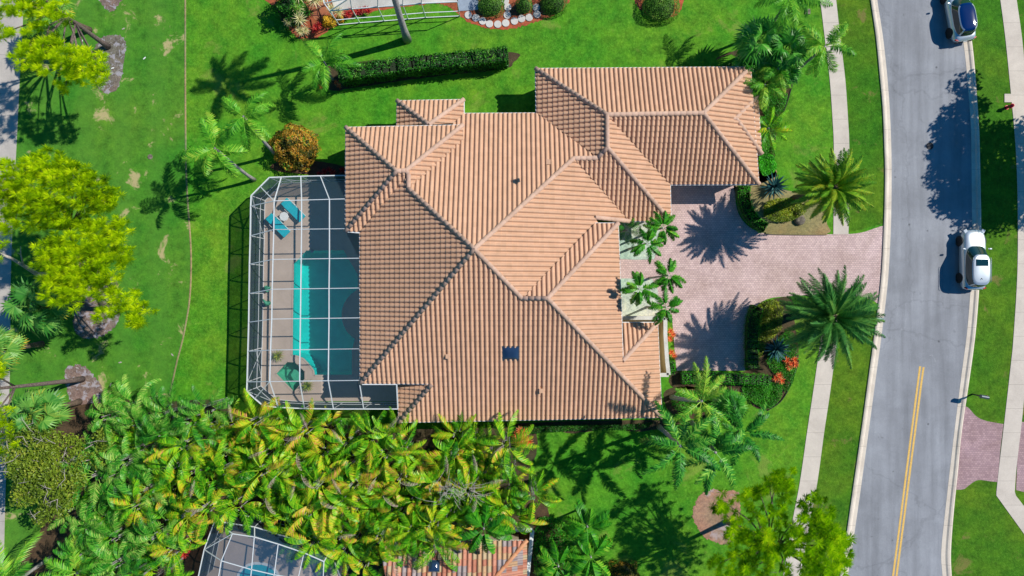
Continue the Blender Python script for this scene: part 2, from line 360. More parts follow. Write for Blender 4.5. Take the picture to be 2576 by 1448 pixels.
for x, y in ed:
    for dx, z in ((-2.3, .002), (-1.2, .035), (1.2, .035), (2.3, .002)): vs.append(tuple(G(x + dx, y, z)))
m.add(vs, [(i * 4 + j, (i + 1) * 4 + j, (i + 1) * 4 + j + 1, i * 4 + j + 1) for i in range(len(ed) - 1) for j in range(3)])
setting(m.build('lawn_edging', M['edging_dirt']))
setting(ribbon('cart_path', [(-80, -200, 68), (0, -200, 61), (180, -200, 51), (362, -200, 42), (540, -200, 33), (724, -200, 27), (900, -200, 26), (1086, -200, 20), (1280, -200, 13), (1520, -200, 8)], .03, M['path'], thick=.04))
# verge east of the west kerb and the street itself
setting(sheet('east_verge', [(2425, -60), (2700, -60), (2700, 1500), (2385, 1500), (2405, 1100), (2440, 900), (2460, 700), (2462, 300), (2440, 60)], .004, M['verge']))
setting(sheet('west_verge', [(2085, -60), (2200, -60), (2235, 362), (2228, 560), (2120, 588), (2118, 362), (2090, 60)], .004, M['verge']))
setting(sheet('south_verge', [(2080, 905), (2205, 780), (2215, 800), (2195, 900), (2165, 1086), (2100, 1500), (1990, 1500), (2020, 1330), (2055, 1086)], .004, M['verge']))
LK = [(-80, 2178, 2198), (0, 2189, 2207), (90, 2202, 2221), (180, 2211, 2231), (270, 2219, 2238), (362, 2223, 2242), (440, 2225, 2243), (540, 2223, 2242), (640, 2219, 2238), (724, 2213, 2232), (849, 2197, 2217), (960, 2182, 2202), (1086, 2165, 2185), (1211, 2147, 2168), (1330, 2130, 2151), (1448, 2112, 2133), (1520, 2100, 2121)]
RK = [(-80, 2393, 2414), (0, 2407, 2428), (115, 2424, 2445), (200, 2433, 2453), (300, 2441, 2460), (362, 2443, 2463), (562, 2445, 2467), (640, 2444, 2466), (724, 2441, 2462), (835, 2432, 2453), (942, 2418, 2439), (1086, 2400, 2418), (1180, 2389, 2409), (1286, 2377, 2398), (1386, 2367, 2391), (1448, 2370, 2393), (1520, 2376, 2398)]
li = dict((r[0], r) for r in LK)
def interp(rows, y, k):
    for a, b in zip(rows, rows[1:]):
        if a[0] <= y <= b[0]: return a[k] + (b[k] - a[k]) * (y - a[0]) / (b[0] - a[0])
ys = list(range(-80, 1521, 50))
setting(ribbon('road', [(y, interp(LK, y, 2) - 2, interp(RK, y, 1) + 2) for y in ys], .008, M['asphalt'], 2))
def kerb(name, rows, flip):
    rows = catmull(rows, 5); m = MB(); vs = []
    prof = [(0, 0), (.02, .09), (.18, .12), (.38, .10), (.55, .03), (.98, .018), (1.0, .0)]
    k = len(prof)
    for y, a, b in rows:
        if flip: a, b = b, a
        for u, z in prof: vs.append(tuple(G(a + (b - a) * u, y, z)))
    fs = [(i * k + j, (i + 1) * k + j, (i + 1) * k + j + 1, i * k + j + 1) for i in range(len(rows) - 1) for j in range(k - 1)]
    if flip: fs = [f[::-1] for f in fs]
    m.add(vs, fs); return setting(m.build(name, M['kerb']))
kerb('west_kerb', LK, False); kerb('east_kerb', RK, True)
for dx, nm in ((0, 'road_marking'), (8.6, 'road_marking')):
    rows = [(921 if not dx else 923, 2312, 2317), (970, 2305.5, 2310.5), (1086, 2290.5, 2295.5), (1211, 2274.5, 2279.5), (1330, 2259.5, 2264.5), (1448, 2244, 2249), (1520, 2235, 2240)]
    setting(ribbon(nm, [(y, a + dx, b + dx) for y, a, b in rows], .014, M['yellowline'], 5))
setting(ribbon('west_sidewalk', [(-80, 2052, 2092), (0, 2063, 2103), (100, 2075, 2114), (200, 2087, 2126), (300, 2094, 2133), (362, 2097, 2136), (480, 2097, 2136), (589, 2096, 2134)], .03, M['walk'], thick=.04))
setting(ribbon('south_sidewalk', [(800, 2073, 2114), (905, 2057, 2099), (1000, 2043, 2086), (1086, 2030, 2073), (1211, 2012, 2056), (1306, 1994, 2038), (1448, 1970, 2014), (1520, 1958, 2002)], .03, M['walk'], thick=.04))
setting(ribbon('east_sidewalk', [(-80, 2505, 2546), (0, 2516, 2557), (100, 2529, 2571), (240, 2543, 2584), (362, 2554, 2595), (480, 2559, 2600), (620, 2560, 2601), (724, 2557, 2598), (860, 2548, 2590), (910, 2543, 2585), (1000, 2533, 2576), (1086, 2523, 2567), (1180, 2512, 2556), (1238, 2506, 2552)], .03, M['walk'], thick=.04))
setting(sheet('east_branch_walk', [(2506, 1236), (2552, 1236), (2555, 1246), (2640, 1356), (2640, 1432), (2506, 1246)], .034, M['walk'], .04))
setting(sheet('east_driveway', catmull([(2415, 1020), (2434, 1024), (2455, 1046), (2480, 1058), (2524, 1066)], 4) + [(2516, 1130), (2509, 1212)] + catmull([(2490, 1210), (2460, 1207), (2440, 1218), (2424, 1230), (2402, 1231)], 4) + [(2410, 1180)], .018, M['pavers_red']))
setting(sheet('far_driveway', [(2562, 1060), (2700, 1070), (2700, 1270), (2556, 1232)], .018, M['pavers_red']))
drive = [(1540, 450), (1850, 450)] + catmull([(1851, 470), (1850, 500), (1857, 535), (1878, 565), (1910, 583), (1945, 589)], 4) + [(2078, 589)] + catmull([(2140, 588), (2170, 584), (2200, 574), (2225, 566)], 4) + [(2218, 700), (2212, 768)] + catmull([(2209, 765), (2190, 752), (2150, 744), (2050, 742), (1980, 745), (1930, 752), (1897, 776), (1878, 815), (1874, 870), (1874, 932)], 4) + [(1702, 932), (1697, 880), (1690, 790), (1540, 790)]
setting(sheet('driveway', drive, .012, M['pavers']))
# beds
def bed(name, pts, mat, z=.012, n=4):
    rb = random.Random(len(name) * 7 + int(pts[0][0])); q = catmull(pts, n * 3, True); j = 1.5 if 'mulch' in mat else .6
    return setting(sheet(name, [(x + rb.gauss(0, j), y + rb.gauss(0, j)) for x, y in q], z, M[mat]))
bed('red_mulch_bed', [(690, -60), (700, 30), (729, 75), (758, 99), (799, 95), (844, 65), (900, 38), (1014, 17), (1106, 10), (1144, 28), (1180, 55), (1230, 72), (1290, 72), (1342, 56), (1398, 35), (1430, 5), (1445, -60)], 'mulch_red')
bed('round_mulch_bed', [(1598, -10), (1605, 15), (1628, 38), (1660, 47), (1695, 42), (1715, 20), (1718, -10), (1700, -50), (1630, -50)], 'mulch_red')
bed('tree_bed', [(243, 110), (262, 90), (290, 87), (313, 98), (317, 125), (306, 190), (295, 222), (268, 234), (242, 215), (234, 170)], 'mulch')
bed('north_tree_bed', [(250, -30), (252, 5), (268, 24), (282, 28), (298, 14), (312, -20)], 'mulch')
bed('west_tree_bed', [(165, 930), (180, 919), (212, 920), (240, 948), (262, 985), (278, 1025), (255, 1060), (220, 1040), (180, 1010), (165, 965)], 'mulch')
bed('pine_bed', [(196, 700), (240, 690), (290, 700), (305, 760), (293, 815), (255, 845), (210, 850), (185, 820), (190, 760)], 'mulch')
bed('thicket_bed', [(140, 1055), (280, 1010), (420, 1010), (560, 1005), (620, 1040), (1000, 1078), (1330, 1075), (1330, 1220), (1380, 1290), (1350, 1500), (150, 1500), (110, 1300)], 'dirt', .014)
bed('hedge_bed', [(822, 222), (850, 228), (880, 222), (990, 206), (1110, 190), (1200, 181), (1270, 172), (1290, 160), (1270, 130), (860, 160), (815, 190)], 'dirt')
bed('croton_bed', [(680, 420), (730, 435), (870, 440), (870, 420), (800, 405), (720, 400)], 'dirt')
bed('southeast_bed', [(1748, 1268), (1764, 1243), (1792, 1231), (1826, 1234), (1858, 1240), (1862, 1290), (1850, 1340), (1836, 1368), (1805, 1366), (1772, 1350), (1752, 1322), (1742, 1293)], 'mulch_pink')
bed('garage_bed', [(1800, 150), (1860, 125), (1960, 130), (2000, 180), (1995, 215), (1975, 265), (1960, 300), (1950, 360), (1948, 420), (1950, 445), (1860, 445), (1860, 160)], 'dirt')
bed('north_planting_bed', [(1850, 440), (1950, 425), (1955, 470), (2060, 500), (2080, 560), (2078, 587), (1945, 587), (1912, 581), (1880, 562), (1859, 533), (1853, 500)], 'gravel')
bed('south_planting_bed', [(1878, 932), (1878, 860), (1882, 815), (1900, 778), (1935, 756), (1990, 750), (2000, 820), (2008, 900), (1985, 970), (1960, 1008), (1932, 1030), (1895, 1022), (1860, 985), (1700, 975), (1688, 940), (1710, 934)], 'dirt')
bed('side_bed', [(1290, 1066), (1680, 1056), (1690, 1072), (1600, 1085), (1540, 1076), (1440, 1090), (1380, 1080), (1300, 1110)], 'dirt')
bed('palm_bed', [(1672, 985), (1720, 972), (1810, 980), (1822, 1020), (1780, 1050), (1720, 1050), (1680, 1030)], 'dirt')
setting(sheet('north_gravel_island', [(1545, 560), (1660, 560), (1660, 610), (1645, 652), (1600, 653), (1545, 650)], .018, M['white_gravel']))
setting(sheet('south_gravel_island', [(1545, 700), (1640, 700), (1655, 730), (1658, 806), (1545, 806)], .018, M['white_gravel']))
def strip(name, pts, wd, ht, mat, n=5, closed=False):
    pts = catmull(pts, n, closed); m = MB()
    ps = [G(x, y, ht / 2) for x, y in pts]
    if closed: ps.append(ps[0])
    for a, b in zip(ps, ps[1:]): m.beam(a, b + (b - a) * .05, wd, ht)
    return m.build(name, mat)
setting(strip('stone_edging', [(1925, 586), (1990, 588), (2079, 588)], .16, .12, M['gravel'], 12))
setting(strip('bed_edging', [(2009, 905), (2000, 935), (1985, 975), (1962, 1010), (1930, 1032)], .07, .08, M['dark']))
setting(strip('bed_edging', [(1992, 215), (1978, 262), (1962, 300)], .07, .06, M['dark']))

# ------------------------------------------------------------------ the house
V = dict(P0=(1193, 626), SW=(906, 964), S1=(1087, 965), K2c=(1003, 1062), K2n=(1001, 966), SE=(1665, 1049), R5b=(1377, 750), R5a=(1313, 750),
 W1n=(905, 585), Wj=(1028, 474), Wk=(1028, 438), Ba=(1021, 429), Bb=(998, 430), BNW=(870, 320), BSW=(869, 582), BNE=(1165, 314), Bv=(1166, 362),
 N1=(1167, 285), N2=(1349, 284), Vc=(1500, 394), R4a=(1443, 398), R4b=(1503, 397), R3=(1528, 371), R1=(1527, 288), R2=(1769, 284), G1=(1347, 172), G2=(1888, 168),
 G4=(1909, 463), Gs=(1686, 464), Cse=(1688, 557), Csw=(1583, 556), Fnw=(1497, 561), Fne=(1555, 561), Me=(1496, 546), E2b=(1564, 808), Kne=(1654, 811), Kj=(1567, 907), Knw=(1563, 811),
 B2a=(999, 253), B2b=(1167, 250), B2p=(1079, 313), B2w=(998, 318), V2=(1142, 310), Nh=(1120, 345), W1s=(905, 583.5), Mx=(1525, 592), Q1=(1850, 297), Qn=(1906, 240), Qs=(1916, 387), Qw=(1834, 297), Qv=(1892, 237), Qt=(1900, 391))
F = dict(W1=('W', 'SW P0 Wj Wk W1n'), S=('S', 'SW S1 K2c SE R5b R5a P0'), K2=('W', 'K2n K2c S1'),
 N=('N', 'N1 V2 Nh Wj P0 R4a Vc N2'), ME=('E', 'P0 R4a Csw Me Mx R5a'), FN=('N', 'Fnw R5a R5b Fne'), E2=('E', 'R5b Fne E2b Kj Kne SE'), KN=('N', 'Knw Kne Kj'),
 BW=('W', 'BNW BSW Bb'), BN=('N', 'BNW BNE Ba Bb'), BE=('E', 'BNE Bv Wj Wk Ba'), BS=('S', 'Bb Ba Wk W1s BSW'),
 GN=('N', 'G1 G2 R2 R1'), GE=('E', 'G2 R2 G4'), GS=('S', 'R1 R2 G4 Gs'), CW=('W', 'G1 R1 R3 R4b Vc N2'), CE=('E', 'R1 Gs Cse R3'), CS=('S', 'R3 Cse Csw R4a R4b'),
 B2N=('N', 'B2a B2b B2p'), B2W=('W', 'B2a B2w B2p'), B2E=('E', 'B2b N1 V2 B2p'), QE=('E', 'Q1 Qn Qs'), QN=('N', 'Qw Q1 Qn Qv'), QS=('S', 'Qw Q1 Qs Qt'))
UP = {'W': (1, 0), 'E': (-1, 0), 'N': (0, -1), 'S': (0, 1)}; PITCH = .42
def solve_roof(V, F, fix):
    """heights of the roof corners: every face rises at the same pitch from its eave"""
    vn = list(V); nv = len(vn); A = []; b = []
    for fi, f in enumerate(F):
        d, vs = F[f]; dx, dy = UP[d]
        for v in vs.split():
            if (f, v) in (('BS', 'Wk'),): continue
            s = dx * (V[v][0] - 1288) / K + dy * (724 - V[v][1]) / K
            r = np.zeros(nv + len(F)); r[vn.index(v)] = 1 + PITCH * s / H; r[nv + fi] = -1; A.append(r); b.append(PITCH * s)
    for v, z in fix.items():
        r = np.zeros(nv + len(F)); r[vn.index(v)] = 3; A.append(r); b.append(3 * z)
    x = np.linalg.lstsq(np.array(A), np.array(b), rcond=None)[0]
    return {v: P(*V[v], x[i]) for i, v in enumerate(vn)}
W3 = solve_roof(V, F, dict(SE=2.8, K2c=2.8, G4=2.7, Gs=2.7, N2=2.9, B2a=2.8, Qn=2.6, Qs=2.6))
TW, TL = .335, .37
PROF = [(0, 0), (.03, .042), (.10, .080), (.2, .106), (.33, .116), (.46, .106), (.57, .080), (.65, .042), (.69, 0), (.85, -.014)]
def hash01(a, b, c=0):
    x = math.sin(a * 12.9898 + b * 78.233 + c * 37.719) * 43758.5453; return x - math.floor(x)
def tile_tri(out, tri, d, tw=TW, tl=TL, seed=0):
    """corrugated barrel tiles laid up the slope over one triangle of roof"""
    ux, uy = UP[d]; ex, ey = -uy, ux                     # uphill, along the eave
    us = [p.x * ex + p.y * ey for p in tri]; vv = [p.x * ux + p.y * uy for p in tri]
    a, b, c = tri; nrm = (b - a).cross(c - a)
    if abs(nrm.z) < 1e-6: return
    if nrm.z < 0: tri = (a, c, b); a, b, c = tri; nrm = -nrm
    i0, i1 = math.floor(min(us) / tw), math.ceil(max(us) / tw); j0, j1 = math.floor(min(vv) / tl), math.ceil(max(vv) / tl)
    xs = [(i + q) * tw for i in range(i0, i1) for q, _ in PROF] + [i1 * tw]; zs = [z for i in range(i0, i1) for _, z in PROF] + [0]
    tid = [i for i in range(i0, i1) for _ in PROF]
    rows = []
    for j in range(j0, j1): rows += [(j * tl, .050), ((j + 1) * tl - .001, 0.0)]
    bm = bmesh.new(); grid = []
    for v, dz in rows:
        grid.append([bm.verts.new((u * ex + v * ux, u * ey + v * uy, z + dz)) for u, z in zip(xs, zs)])
    for r in range(len(rows) - 1):
        A, B = grid[r], grid[r + 1]
        for k in range(len(xs) - 1): bm.faces.new((A[k], A[k + 1], B[k + 1], B[k]))
    bm.normal_update()
    for p, q in ((a, b), (b, c), (c, a)):
        e = (q - p); no = Vector((e.y, -e.x, 0)).normalized()
        if not bm.verts: break
        bmesh.ops.bisect_plane(bm, geom=bm.verts[:] + bm.edges[:] + bm.faces[:], dist=1e-5, plane_co=(p.x, p.y, 0), plane_no=no, clear_outer=True)
    base = len(out.v)
    for n_, v in enumerate(bm.verts):
        v.index = n_; x, y, z = v.co
        zz = a.z - (nrm.x * (x - a.x) + nrm.y * (y - a.y)) / nrm.z
        out.v.append((x, y, zz + z))
    for f in bm.faces:
        c_ = f.calc_center_median(); ii = math.floor((c_.x * ex + c_.y * ey) / tw); jj = math.floor((c_.x * ux + c_.y * uy) / tl - 1e-3)
        idx = [v.index for v in f.verts]
        A_, B_, C_ = (Vector(out.v[base + k]) for k in idx[:3])
        if f.normal.z < 0: idx.reverse()
        out.f.append(tuple(base + k for k in idx)); out.t.append(hash01(ii, jj, seed)); out.m.append(0)
    bm.free()
def roof_faces(W3, F, names, out, deck, tw=TW, tl=TL):
    for s, f in enumerate(names):
        d, vs = F[f]; pts = [W3[v] for v in vs.split()]
        for t in tessellate_polygon([[Vector((p.x, p.y, 0)) for p in pts]]):
            tri = tuple(pts[i] for i in t); tile_tri(out, tri, d, tw, tl, s)
            n = (tri[1] - tri[0]).cross(tri[2] - tri[0])
            if n.z < 0: tri = (tri[0], tri[2], tri[1])
            deck.add([(p.x, p.y, p.z - .05) for p in tri], [(0, 1, 2)])
def ridge(m, a, b, r=.16, seg=.42, lift=.07, sag=0):
    """overlapping half-round cap tiles from a up to b"""
    a = Vector(a); b = Vector(b); L = (b - a).length; n = max(1, round(L / seg)); d = (b - a) / n; x = d.cross(Vector((0, 0, 1))).normalized(); up = x.cross(d.normalized())
    for i in range(n):
        p = a + d * i; q = p + d * 1.04; vs = []
        for c_, rr, zz in ((p, r * 1.05, .02), (q, r * .97, 0)):
            for k in range(9):
                an = math.pi * k / 8; vs.append(tuple(c_ + x * math.cos(an) * rr + up * (math.sin(an) * rr * .95 + lift + zz - .03)))
        fs = [(k, k + 1, 10 + k, 9 + k) for k in range(8)] + [tuple(range(8, -1, -1))]
        m.add(vs, [f[::-1] for f in fs], hash01(i, a.x, a.y))
house = thing('house', G(1288, 724), 'large house with a salmon barrel-tile hip roof in the middle of the plot', 'house')
hl = house.location
out = MB(); deck = MB(); roof_faces(W3, F, list(F), out, deck)
rf = out.build('roof', M['tile'], house); rf.location = -hl; deck.build('light_block_deck', M['soffit'], house).location = -hl  # flat sheet under the tiles, added to block light leaks
for p in rf.data.polygons: p.use_smooth = False
for a, b in [s_.split() for s_ in ('SW P0', 'P0 Wj', 'Wj Wk', 'Wk Ba', 'Ba Bb', 'BNW Bb', 'BSW Bb', 'BNE Ba', 'P0 R4a', 'R4a R4b', 'R4b R3', 'R3 R1', 'R1 R2', 'G1 R1', 'G2 R2', 'G4 R2', 'Cse R3', 'P0 R5a', 'R5a R5b', 'Fne R5b', 'SE R5b', 'Kne Kj', 'K2c S1', 'B2a B2p', 'B2b B2p', 'Qn Q1', 'Qs Q1', 'Q1 Qw', 'Csw Me')]:
    if W3[a].z > W3[b].z: a, b = b, a
    caps = MB(); ridge(caps, W3[a], W3[b]); caps.build('ridge', M['cap'], rf, smooth=True)
# eaves: white fascia boards
fas = MB()
def up_pt(p, dz): return Vector((p.x, p.y, p.z + dz))
EAVES = ['SW W1n', 'W1n BSW', 'BSW BNW', 'BNW BNE', 'SW S1', 'K2n K2c', 'K2c SE', 'SE Kne', 'Kne Knw', 'Kj E2b', 'E2b Fne', 'Fne Fnw', 'Csw Cse', 'Cse Gs', 'Gs G4', 'G4 G2', 'G2 G1', 'G1 N2', 'N2 N1', 'B2b B2a', 'B2a B2w', 'Qn Qs', 'Qs Qt', 'N1 B2b', 'Csw Me']
for e in EAVES:
    a, b = (W3[k] for k in e.split()); fas.beam(up_pt(a, -.09), up_pt(b, -.09), .09, .17)
fas.build('fascia', M['white'], house).location = -hl
# stucco walls set back under the eaves
wl = MB()
def wall_run(pts, z1, closed=True):
    n = len(pts)
    for i in range(n if closed else n - 1):
        a = P(*pts[i], z1); b = P(*pts[(i + 1) % n], z1)
        wl.add([(a.x, a.y, 0), (b.x, b.y, 0), (b.x, b.y, z1), (a.x, a.y, z1)], [(0, 1, 2, 3)])
wall_run([(924, 604), (924, 944), (1020, 944), (1020, 1044), (1644, 1032), (1640, 830), (1546, 830), (1546, 580), (1480, 580), (1480, 540), (1668, 538), (1668, 448), (1890, 446), (1872, 186), (1365, 190), (1365, 302), (1150, 302), (1150, 268), (1016, 270), (1016, 336), (888, 338), (888, 566), (924, 566)], 2.72)
wl.build('wall', M['wall'], house).location = -hl
gd = MB()
for x0, x1 in ((1705, 1775), (1790, 1860)):
    a = P(x0, 448, 2.2); b = P(x1, 448, 2.2); gd.box(((a.x + b.x) / 2, a.y - .05, 1.1), (b.x - a.x, .08, 2.15))
    g = gd.build('garage_door', M['white'], house); g.location = -hl; gd = MB()
for (x, y, ax) in ((924, 700, 0), (924, 830, 0), (888, 450, 0), (1546, 650, 0), (1250, 302, 1), (1600, 188, 1), (1200, 1042, 1), (1450, 1037, 1)):
    p = P(x, y, 1.4); wmb = MB(); sgn = -1 if (x < 1000 or (ax and y > 900)) else 1
    dm = (.07, 1.5, 1.2) if not ax else (1.5, .07, 1.2); wmb.box((p.x, p.y, 1.5), dm)
    f = wmb.build('window', M['white'], house); f.location = -hl; pm = MB(); q = (.09, 1.36, 1.06) if not ax else (1.36, .09, 1.06)
    pm.box((p.x, p.y, 1.5), q); pm.build('pane', M['carglass'], f)
dm = MB(); p = P(1480, 560, 1.2); dm.box((p.x + .05, p.y, 1.1), (.1, 1.1, 2.2)); dm.build('front_door', M['terracotta'], house).location = -hl
def plane_z(face, x, y):
    d, vs = F[face]; a, b, c = [W3[v] for v in vs.split()][:3]; n = (b - a).cross(c - a); return a.z - (n.x * (x - a.x) + n.y * (y - a.y)) / n.z
def on_roof(face, x, y, fixz=None):
    z = 5.0
    for _ in range(12):
        p = P(x, y, z); z = plane_z(face, p.x, p.y)
    return P(x, y, z)
# skylight dome
def skylight(x, y, sx, sy, z_of, parent, tilt, s=1.0):
    p = z_of; fr = MB(); fr.box((0, 0, .12), (sx, sy, .22)); f = fr.build('skylight', M['skyframe'], parent)
    f.location = p - parent.location; f.rotation_euler = tilt
    g = MB(); n = 8; vs = []
    for i in range(n + 1):
        for j in range(n + 1):
            u, v = i / n * 2 - 1, j / n * 2 - 1; vs.append((u * sx * .44, v * sy * .44, .23 + .16 * min(1, 2.2 * (1 - max(abs(u), abs(v)))) * (1 - .3 * (u * u + v * v) / 2)))
    g.add(vs, [(i * (n + 1) + j, (i + 1) * (n + 1) + j, (i + 1) * (n + 1) + j + 1, i * (n + 1) + j + 1) for i in range(n) for j in range(n)])
    g.build('skylight_dome', M['skyglass'], f, smooth=True)
sk = on_roof('S', 1285, 885); skylight(0, 0, 1.32, 1.16, sk, house, (math.atan(PITCH), 0, 0))
for fc, x, y in (('N', 1379, 409), ('S', 1127, 895), ('S', 1361, 981)):
    p = on_roof(fc, x, y); v = MB(); v.box((p.x, p.y, p.z + .14), (.22, .26, .36), t=.5); v.box((p.x, p.y, p.z + .335), (.28, .32, .05), t=.9); v.build('roof_vent', M['tile'], rf)
p = on_roof('S', 1076, 854); v = MB(); v.box((p.x, p.y, p.z + .07), (.30, .12, .06)); v.build('tile_gap_shade', M['dark'], rf)  # raised near-black box; the gap's shade is put into its colour

# courtyard wall at the front
cw = thing('courtyard_wall', G(1640, 850), 'low weathered cream courtyard wall beside the front porch roof', 'wall')
def wallseg(m, a, b, h, t, cap):
    a = G(*a); b = G(*b); a.z = b.z = h / 2; m.beam(a, b, t, h); a.z = b.z = h + .04; cap.beam(a, b, t + .09, .09)
a_, b_ = MB(), MB(); pts = [(1545, 797), (1662, 797), (1662, 838), (1666, 900), (1670, 936), (1640, 936)]
for q, r_ in zip(pts, pts[1:]): wallseg(a_, q, r_, 1.55, .2, b_)
for m_, nm, mt in ((a_, 'wall_body', 'stucco'), (b_, 'wall_cap', 'wallcap')):
    m_.build(nm, M[mt], cw).location = -cw.location
setting(sheet('courtyard_floor', [(1545, 797), (1662, 797), (1670, 936), (1545, 936)], .02, M['stucco']))

# ------------------------------------------------------------------ pool, deck, cage
deckp = [(664, 506), (706, 462), (1020, 455), (1020, 1008), (700, 1008), (656, 976)]
pool_o = [(739, 662), (771, 628), (866, 627), (903, 690), (903, 727)] + [(930 - 68 * math.cos(R(a)), 792 - 68 * math.sin(R(a))) for a in range(60, -61, -12)] + [(888, 880), (888, 944), (791, 944), (789, 931), (776, 914), (764, 902), (750, 896), (735, 893), (736, 800)]
spa_o = [(694, 939), (723, 908), (744, 909), (769, 933), (769, 953), (741, 987)]
def deck_with_holes(outer, holes, z):
    loops = [[G(*p) for p in outer]] + [[G(*p) for p in h] for h in holes]; flat = [p for l in loops for p in l]; m = MB(); fs = []
    for t in tessellate_polygon(loops):
        a, b, c = (flat[i] for i in t); fs.append(t if (b - a).cross(c - a).z > 0 else (t[0], t[2], t[1]))
    m.add([(p.x, p.y, z) for p in flat], fs)
    n = len(outer); ps = [G(*p) for p in outer]
    m.add([(p.x, p.y, z) for p in ps] + [(p.x, p.y, -.1) for p in ps], [(i, (i + 1) % n, n + (i + 1) % n, n + i) for i in range(n)])
    return m.build('pool_deck', M['deck'])
setting(deck_with_holes(deckp, [pool_o, spa_o], .08))
# the ground sheet is opened under the pool by laying the basin inside its own pit
def basin(nm, outl, depth, mat, wmat, label, cat, wz):
    root = thing(nm, G(*outl[0]), label, cat); ps = [G(*p) - root.location for p in outl]; n = len(ps); m = MB()
    inset = []
    cx = sum(p.x for p in ps) / n; cy = sum(p.y for p in ps) / n
    for p in ps: inset.append((p.x + (cx - p.x) * .07, p.y + (cy - p.y) * .04))
    vs = [(p.x, p.y, .075) for p in ps] + [(p.x, p.y, -.35 * depth) for p in ps] + [(x, y, -depth) for x, y in inset]
    m.add(vs, [(i, (i + 1) % n, n + (i + 1) % n, n + i) for i in range(n)] + [(n + i, n + (i + 1) % n, 2 * n + (i + 1) % n, 2 * n + i) for i in range(n)])
    q = [Vector((x, y, 0)) for x, y in inset]
    m.add([(x, y, -depth) for x, y in inset], [t if (q[t[1]] - q[t[0]]).cross(q[t[2]] - q[t[0]]).z > 0 else t[::-1] for t in tessellate_polygon([q])])
    m.build('basin', mat, root)
    wm = MB(); q = [Vector((p.x, p.y, 0)) for p in ps]
    wm.add([(p.x, p.y, wz) for p in ps], [t if (q[t[1]] - q[t[0]]).cross(q[t[2]] - q[t[0]]).z > 0 else t[::-1] for t in tessellate_polygon([q])])
    wm.build('water_surface', wmat, root)
    cp = MB(); pp = [p + Vector((0, 0, .09)) for p in ps]
    for i in range(n): cp.beam(pp[i], pp[(i + 1) % n], .12, .03)
    cp.build('coping', M['deck'], root); return root
pl = basin('swimming_pool', pool_o, 1.5, M['plaster'], M['water'], 'turquoise swimming pool on the screened patio, half in the shade of the house', 'swimming pool', -.06)
sp = basin('spa', spa_o, .9, M['tealtile'], M['spawater'], 'small kite-shaped green spa beside the swimming pool', 'spa', .02)
sb = MB(); sb.lathe([(0, -.42), (.45, -.42), (.5, -.45), (.5, -.9)], 6, tuple(G(742, 945) - sp.location)); sb.build('seat_ledge', M['tealtile'], sp)
for c_, rr in (((786, 631), .13),):
    d_ = MB(); d_.lathe([(0, .02), (rr, .02), (rr, -.0)], 12, tuple(G(*c_, .085) - pl.location)); d_.build('skimmer_lid', M['slab'], pl)
# screened enclosure
cage = thing('pool_enclosure', G(790, 730), 'white framed screened pool enclosure on the west side of the salmon-roofed house', 'pool enclosure')
cl = cage.location
def part(m_, nm, mat, par=cage, **k):
    o_ = m_.build(nm, mat, par, **k); o_.location = -cl if par is cage else (0, 0, 0); return o_
EH, FH = 2.87, 4.03
ev = [(868, 441), (806, 442), (757, 443), (708, 445), (678, 446), (655, 469), (632, 492), (631, 518), (630, 593), (628, 664), (627, 738), (626, 810), (624, 883), (622, 960), (621, 984), (641, 1002), (662, 1020), (700, 1024), (766, 1027), (839, 1028), (915, 1028), (1001, 1028)]
E3 = [P(x, y, EH) for x, y in ev]
fl = {0: (690, 505), 1: (759, 503), 2: (829, 501), 3: (864, 500)}
rowsY = [(505, 503, 501, 500), (577, 577, 576, 575), (652, 651, 650, 649), (727, 727, 725, 724), (802, 802, 800, 799), (880, 880, 878, 877), (959, 958, 957, 956)]
colsX = [(690, 759, 829), (689, 759, 829), (687, 758, 829), (685, 757, 828), (684, 756, 828), (681, 755, 827), (679, 754, 826)]
grid = []
for r_, (yy, xx) in enumerate(zip(rowsY, colsX)):
    right = 867 if r_ < 2 else 903
    grid.append([P(x, y, FH) for x, y in zip(xx + (right,), yy)])
def bm_(a, b, nm, wd=.07, ht=.1):
    m_ = MB(); m_.beam(a, b, wd, ht); part(m_, nm, M['alum'])
for r_ in range(7):
    bm_(grid[r_][0], grid[r_][3], 'roof_beam', .05)
for c_ in range(3):
    m_ = MB()
    for r_ in range(6): m_.beam(grid[r_][c_], grid[r_ + 1][c_], .055, .12)
    part(m_, 'roof_beam', M['alum'])
m_ = MB()
for a, b in zip(E3, E3[1:]): m_.beam(a, b, .07, .12)
part(m_, 'eave_rail', M['alum'])
for r_, k in zip(range(7), (7, 8, 9, 10, 11, 12, 13)): bm_(E3[k], grid[r_][0], 'rafter', .055)
for g_, k in ((grid[0][0], 3), (grid[0][1], 2), (grid[0][2], 1), (grid[0][0], 5), (grid[6][0], 15), (grid[6][0], 17), (grid[6][1], 18), (grid[6][2], 19)): bm_(E3[k], g_, 'rafter', .055)
bm_(E3[20], P(905, 967, FH), 'rafter', .055); bm_(E3[21], P(998, 967, 3.84), 'rafter', .08); bm_(P(905, 966.5, 3.9), P(998, 966.5, 3.84), 'rafter', .06)
def dn(p, z=0.1): return Vector((p.x, p.y, z))
for k in (1, 2, 3, 4, 6, 7, 8, 9, 10, 11, 12, 13, 14, 16, 18, 19, 20, 21): bm_(E3[k], dn(E3[k]), 'post', .05, .05)
m_ = MB(); m2 = MB()
for a, b in zip(E3, E3[1:]): m_.beam(dn(a, 1.0), dn(b, 1.0), .05, .05); m2.beam(dn(a, .12), dn(b, .12), .06, .06)
part(m_, 'chair_rail', M['alum']); part(m2, 'base_rail', M['alum'])
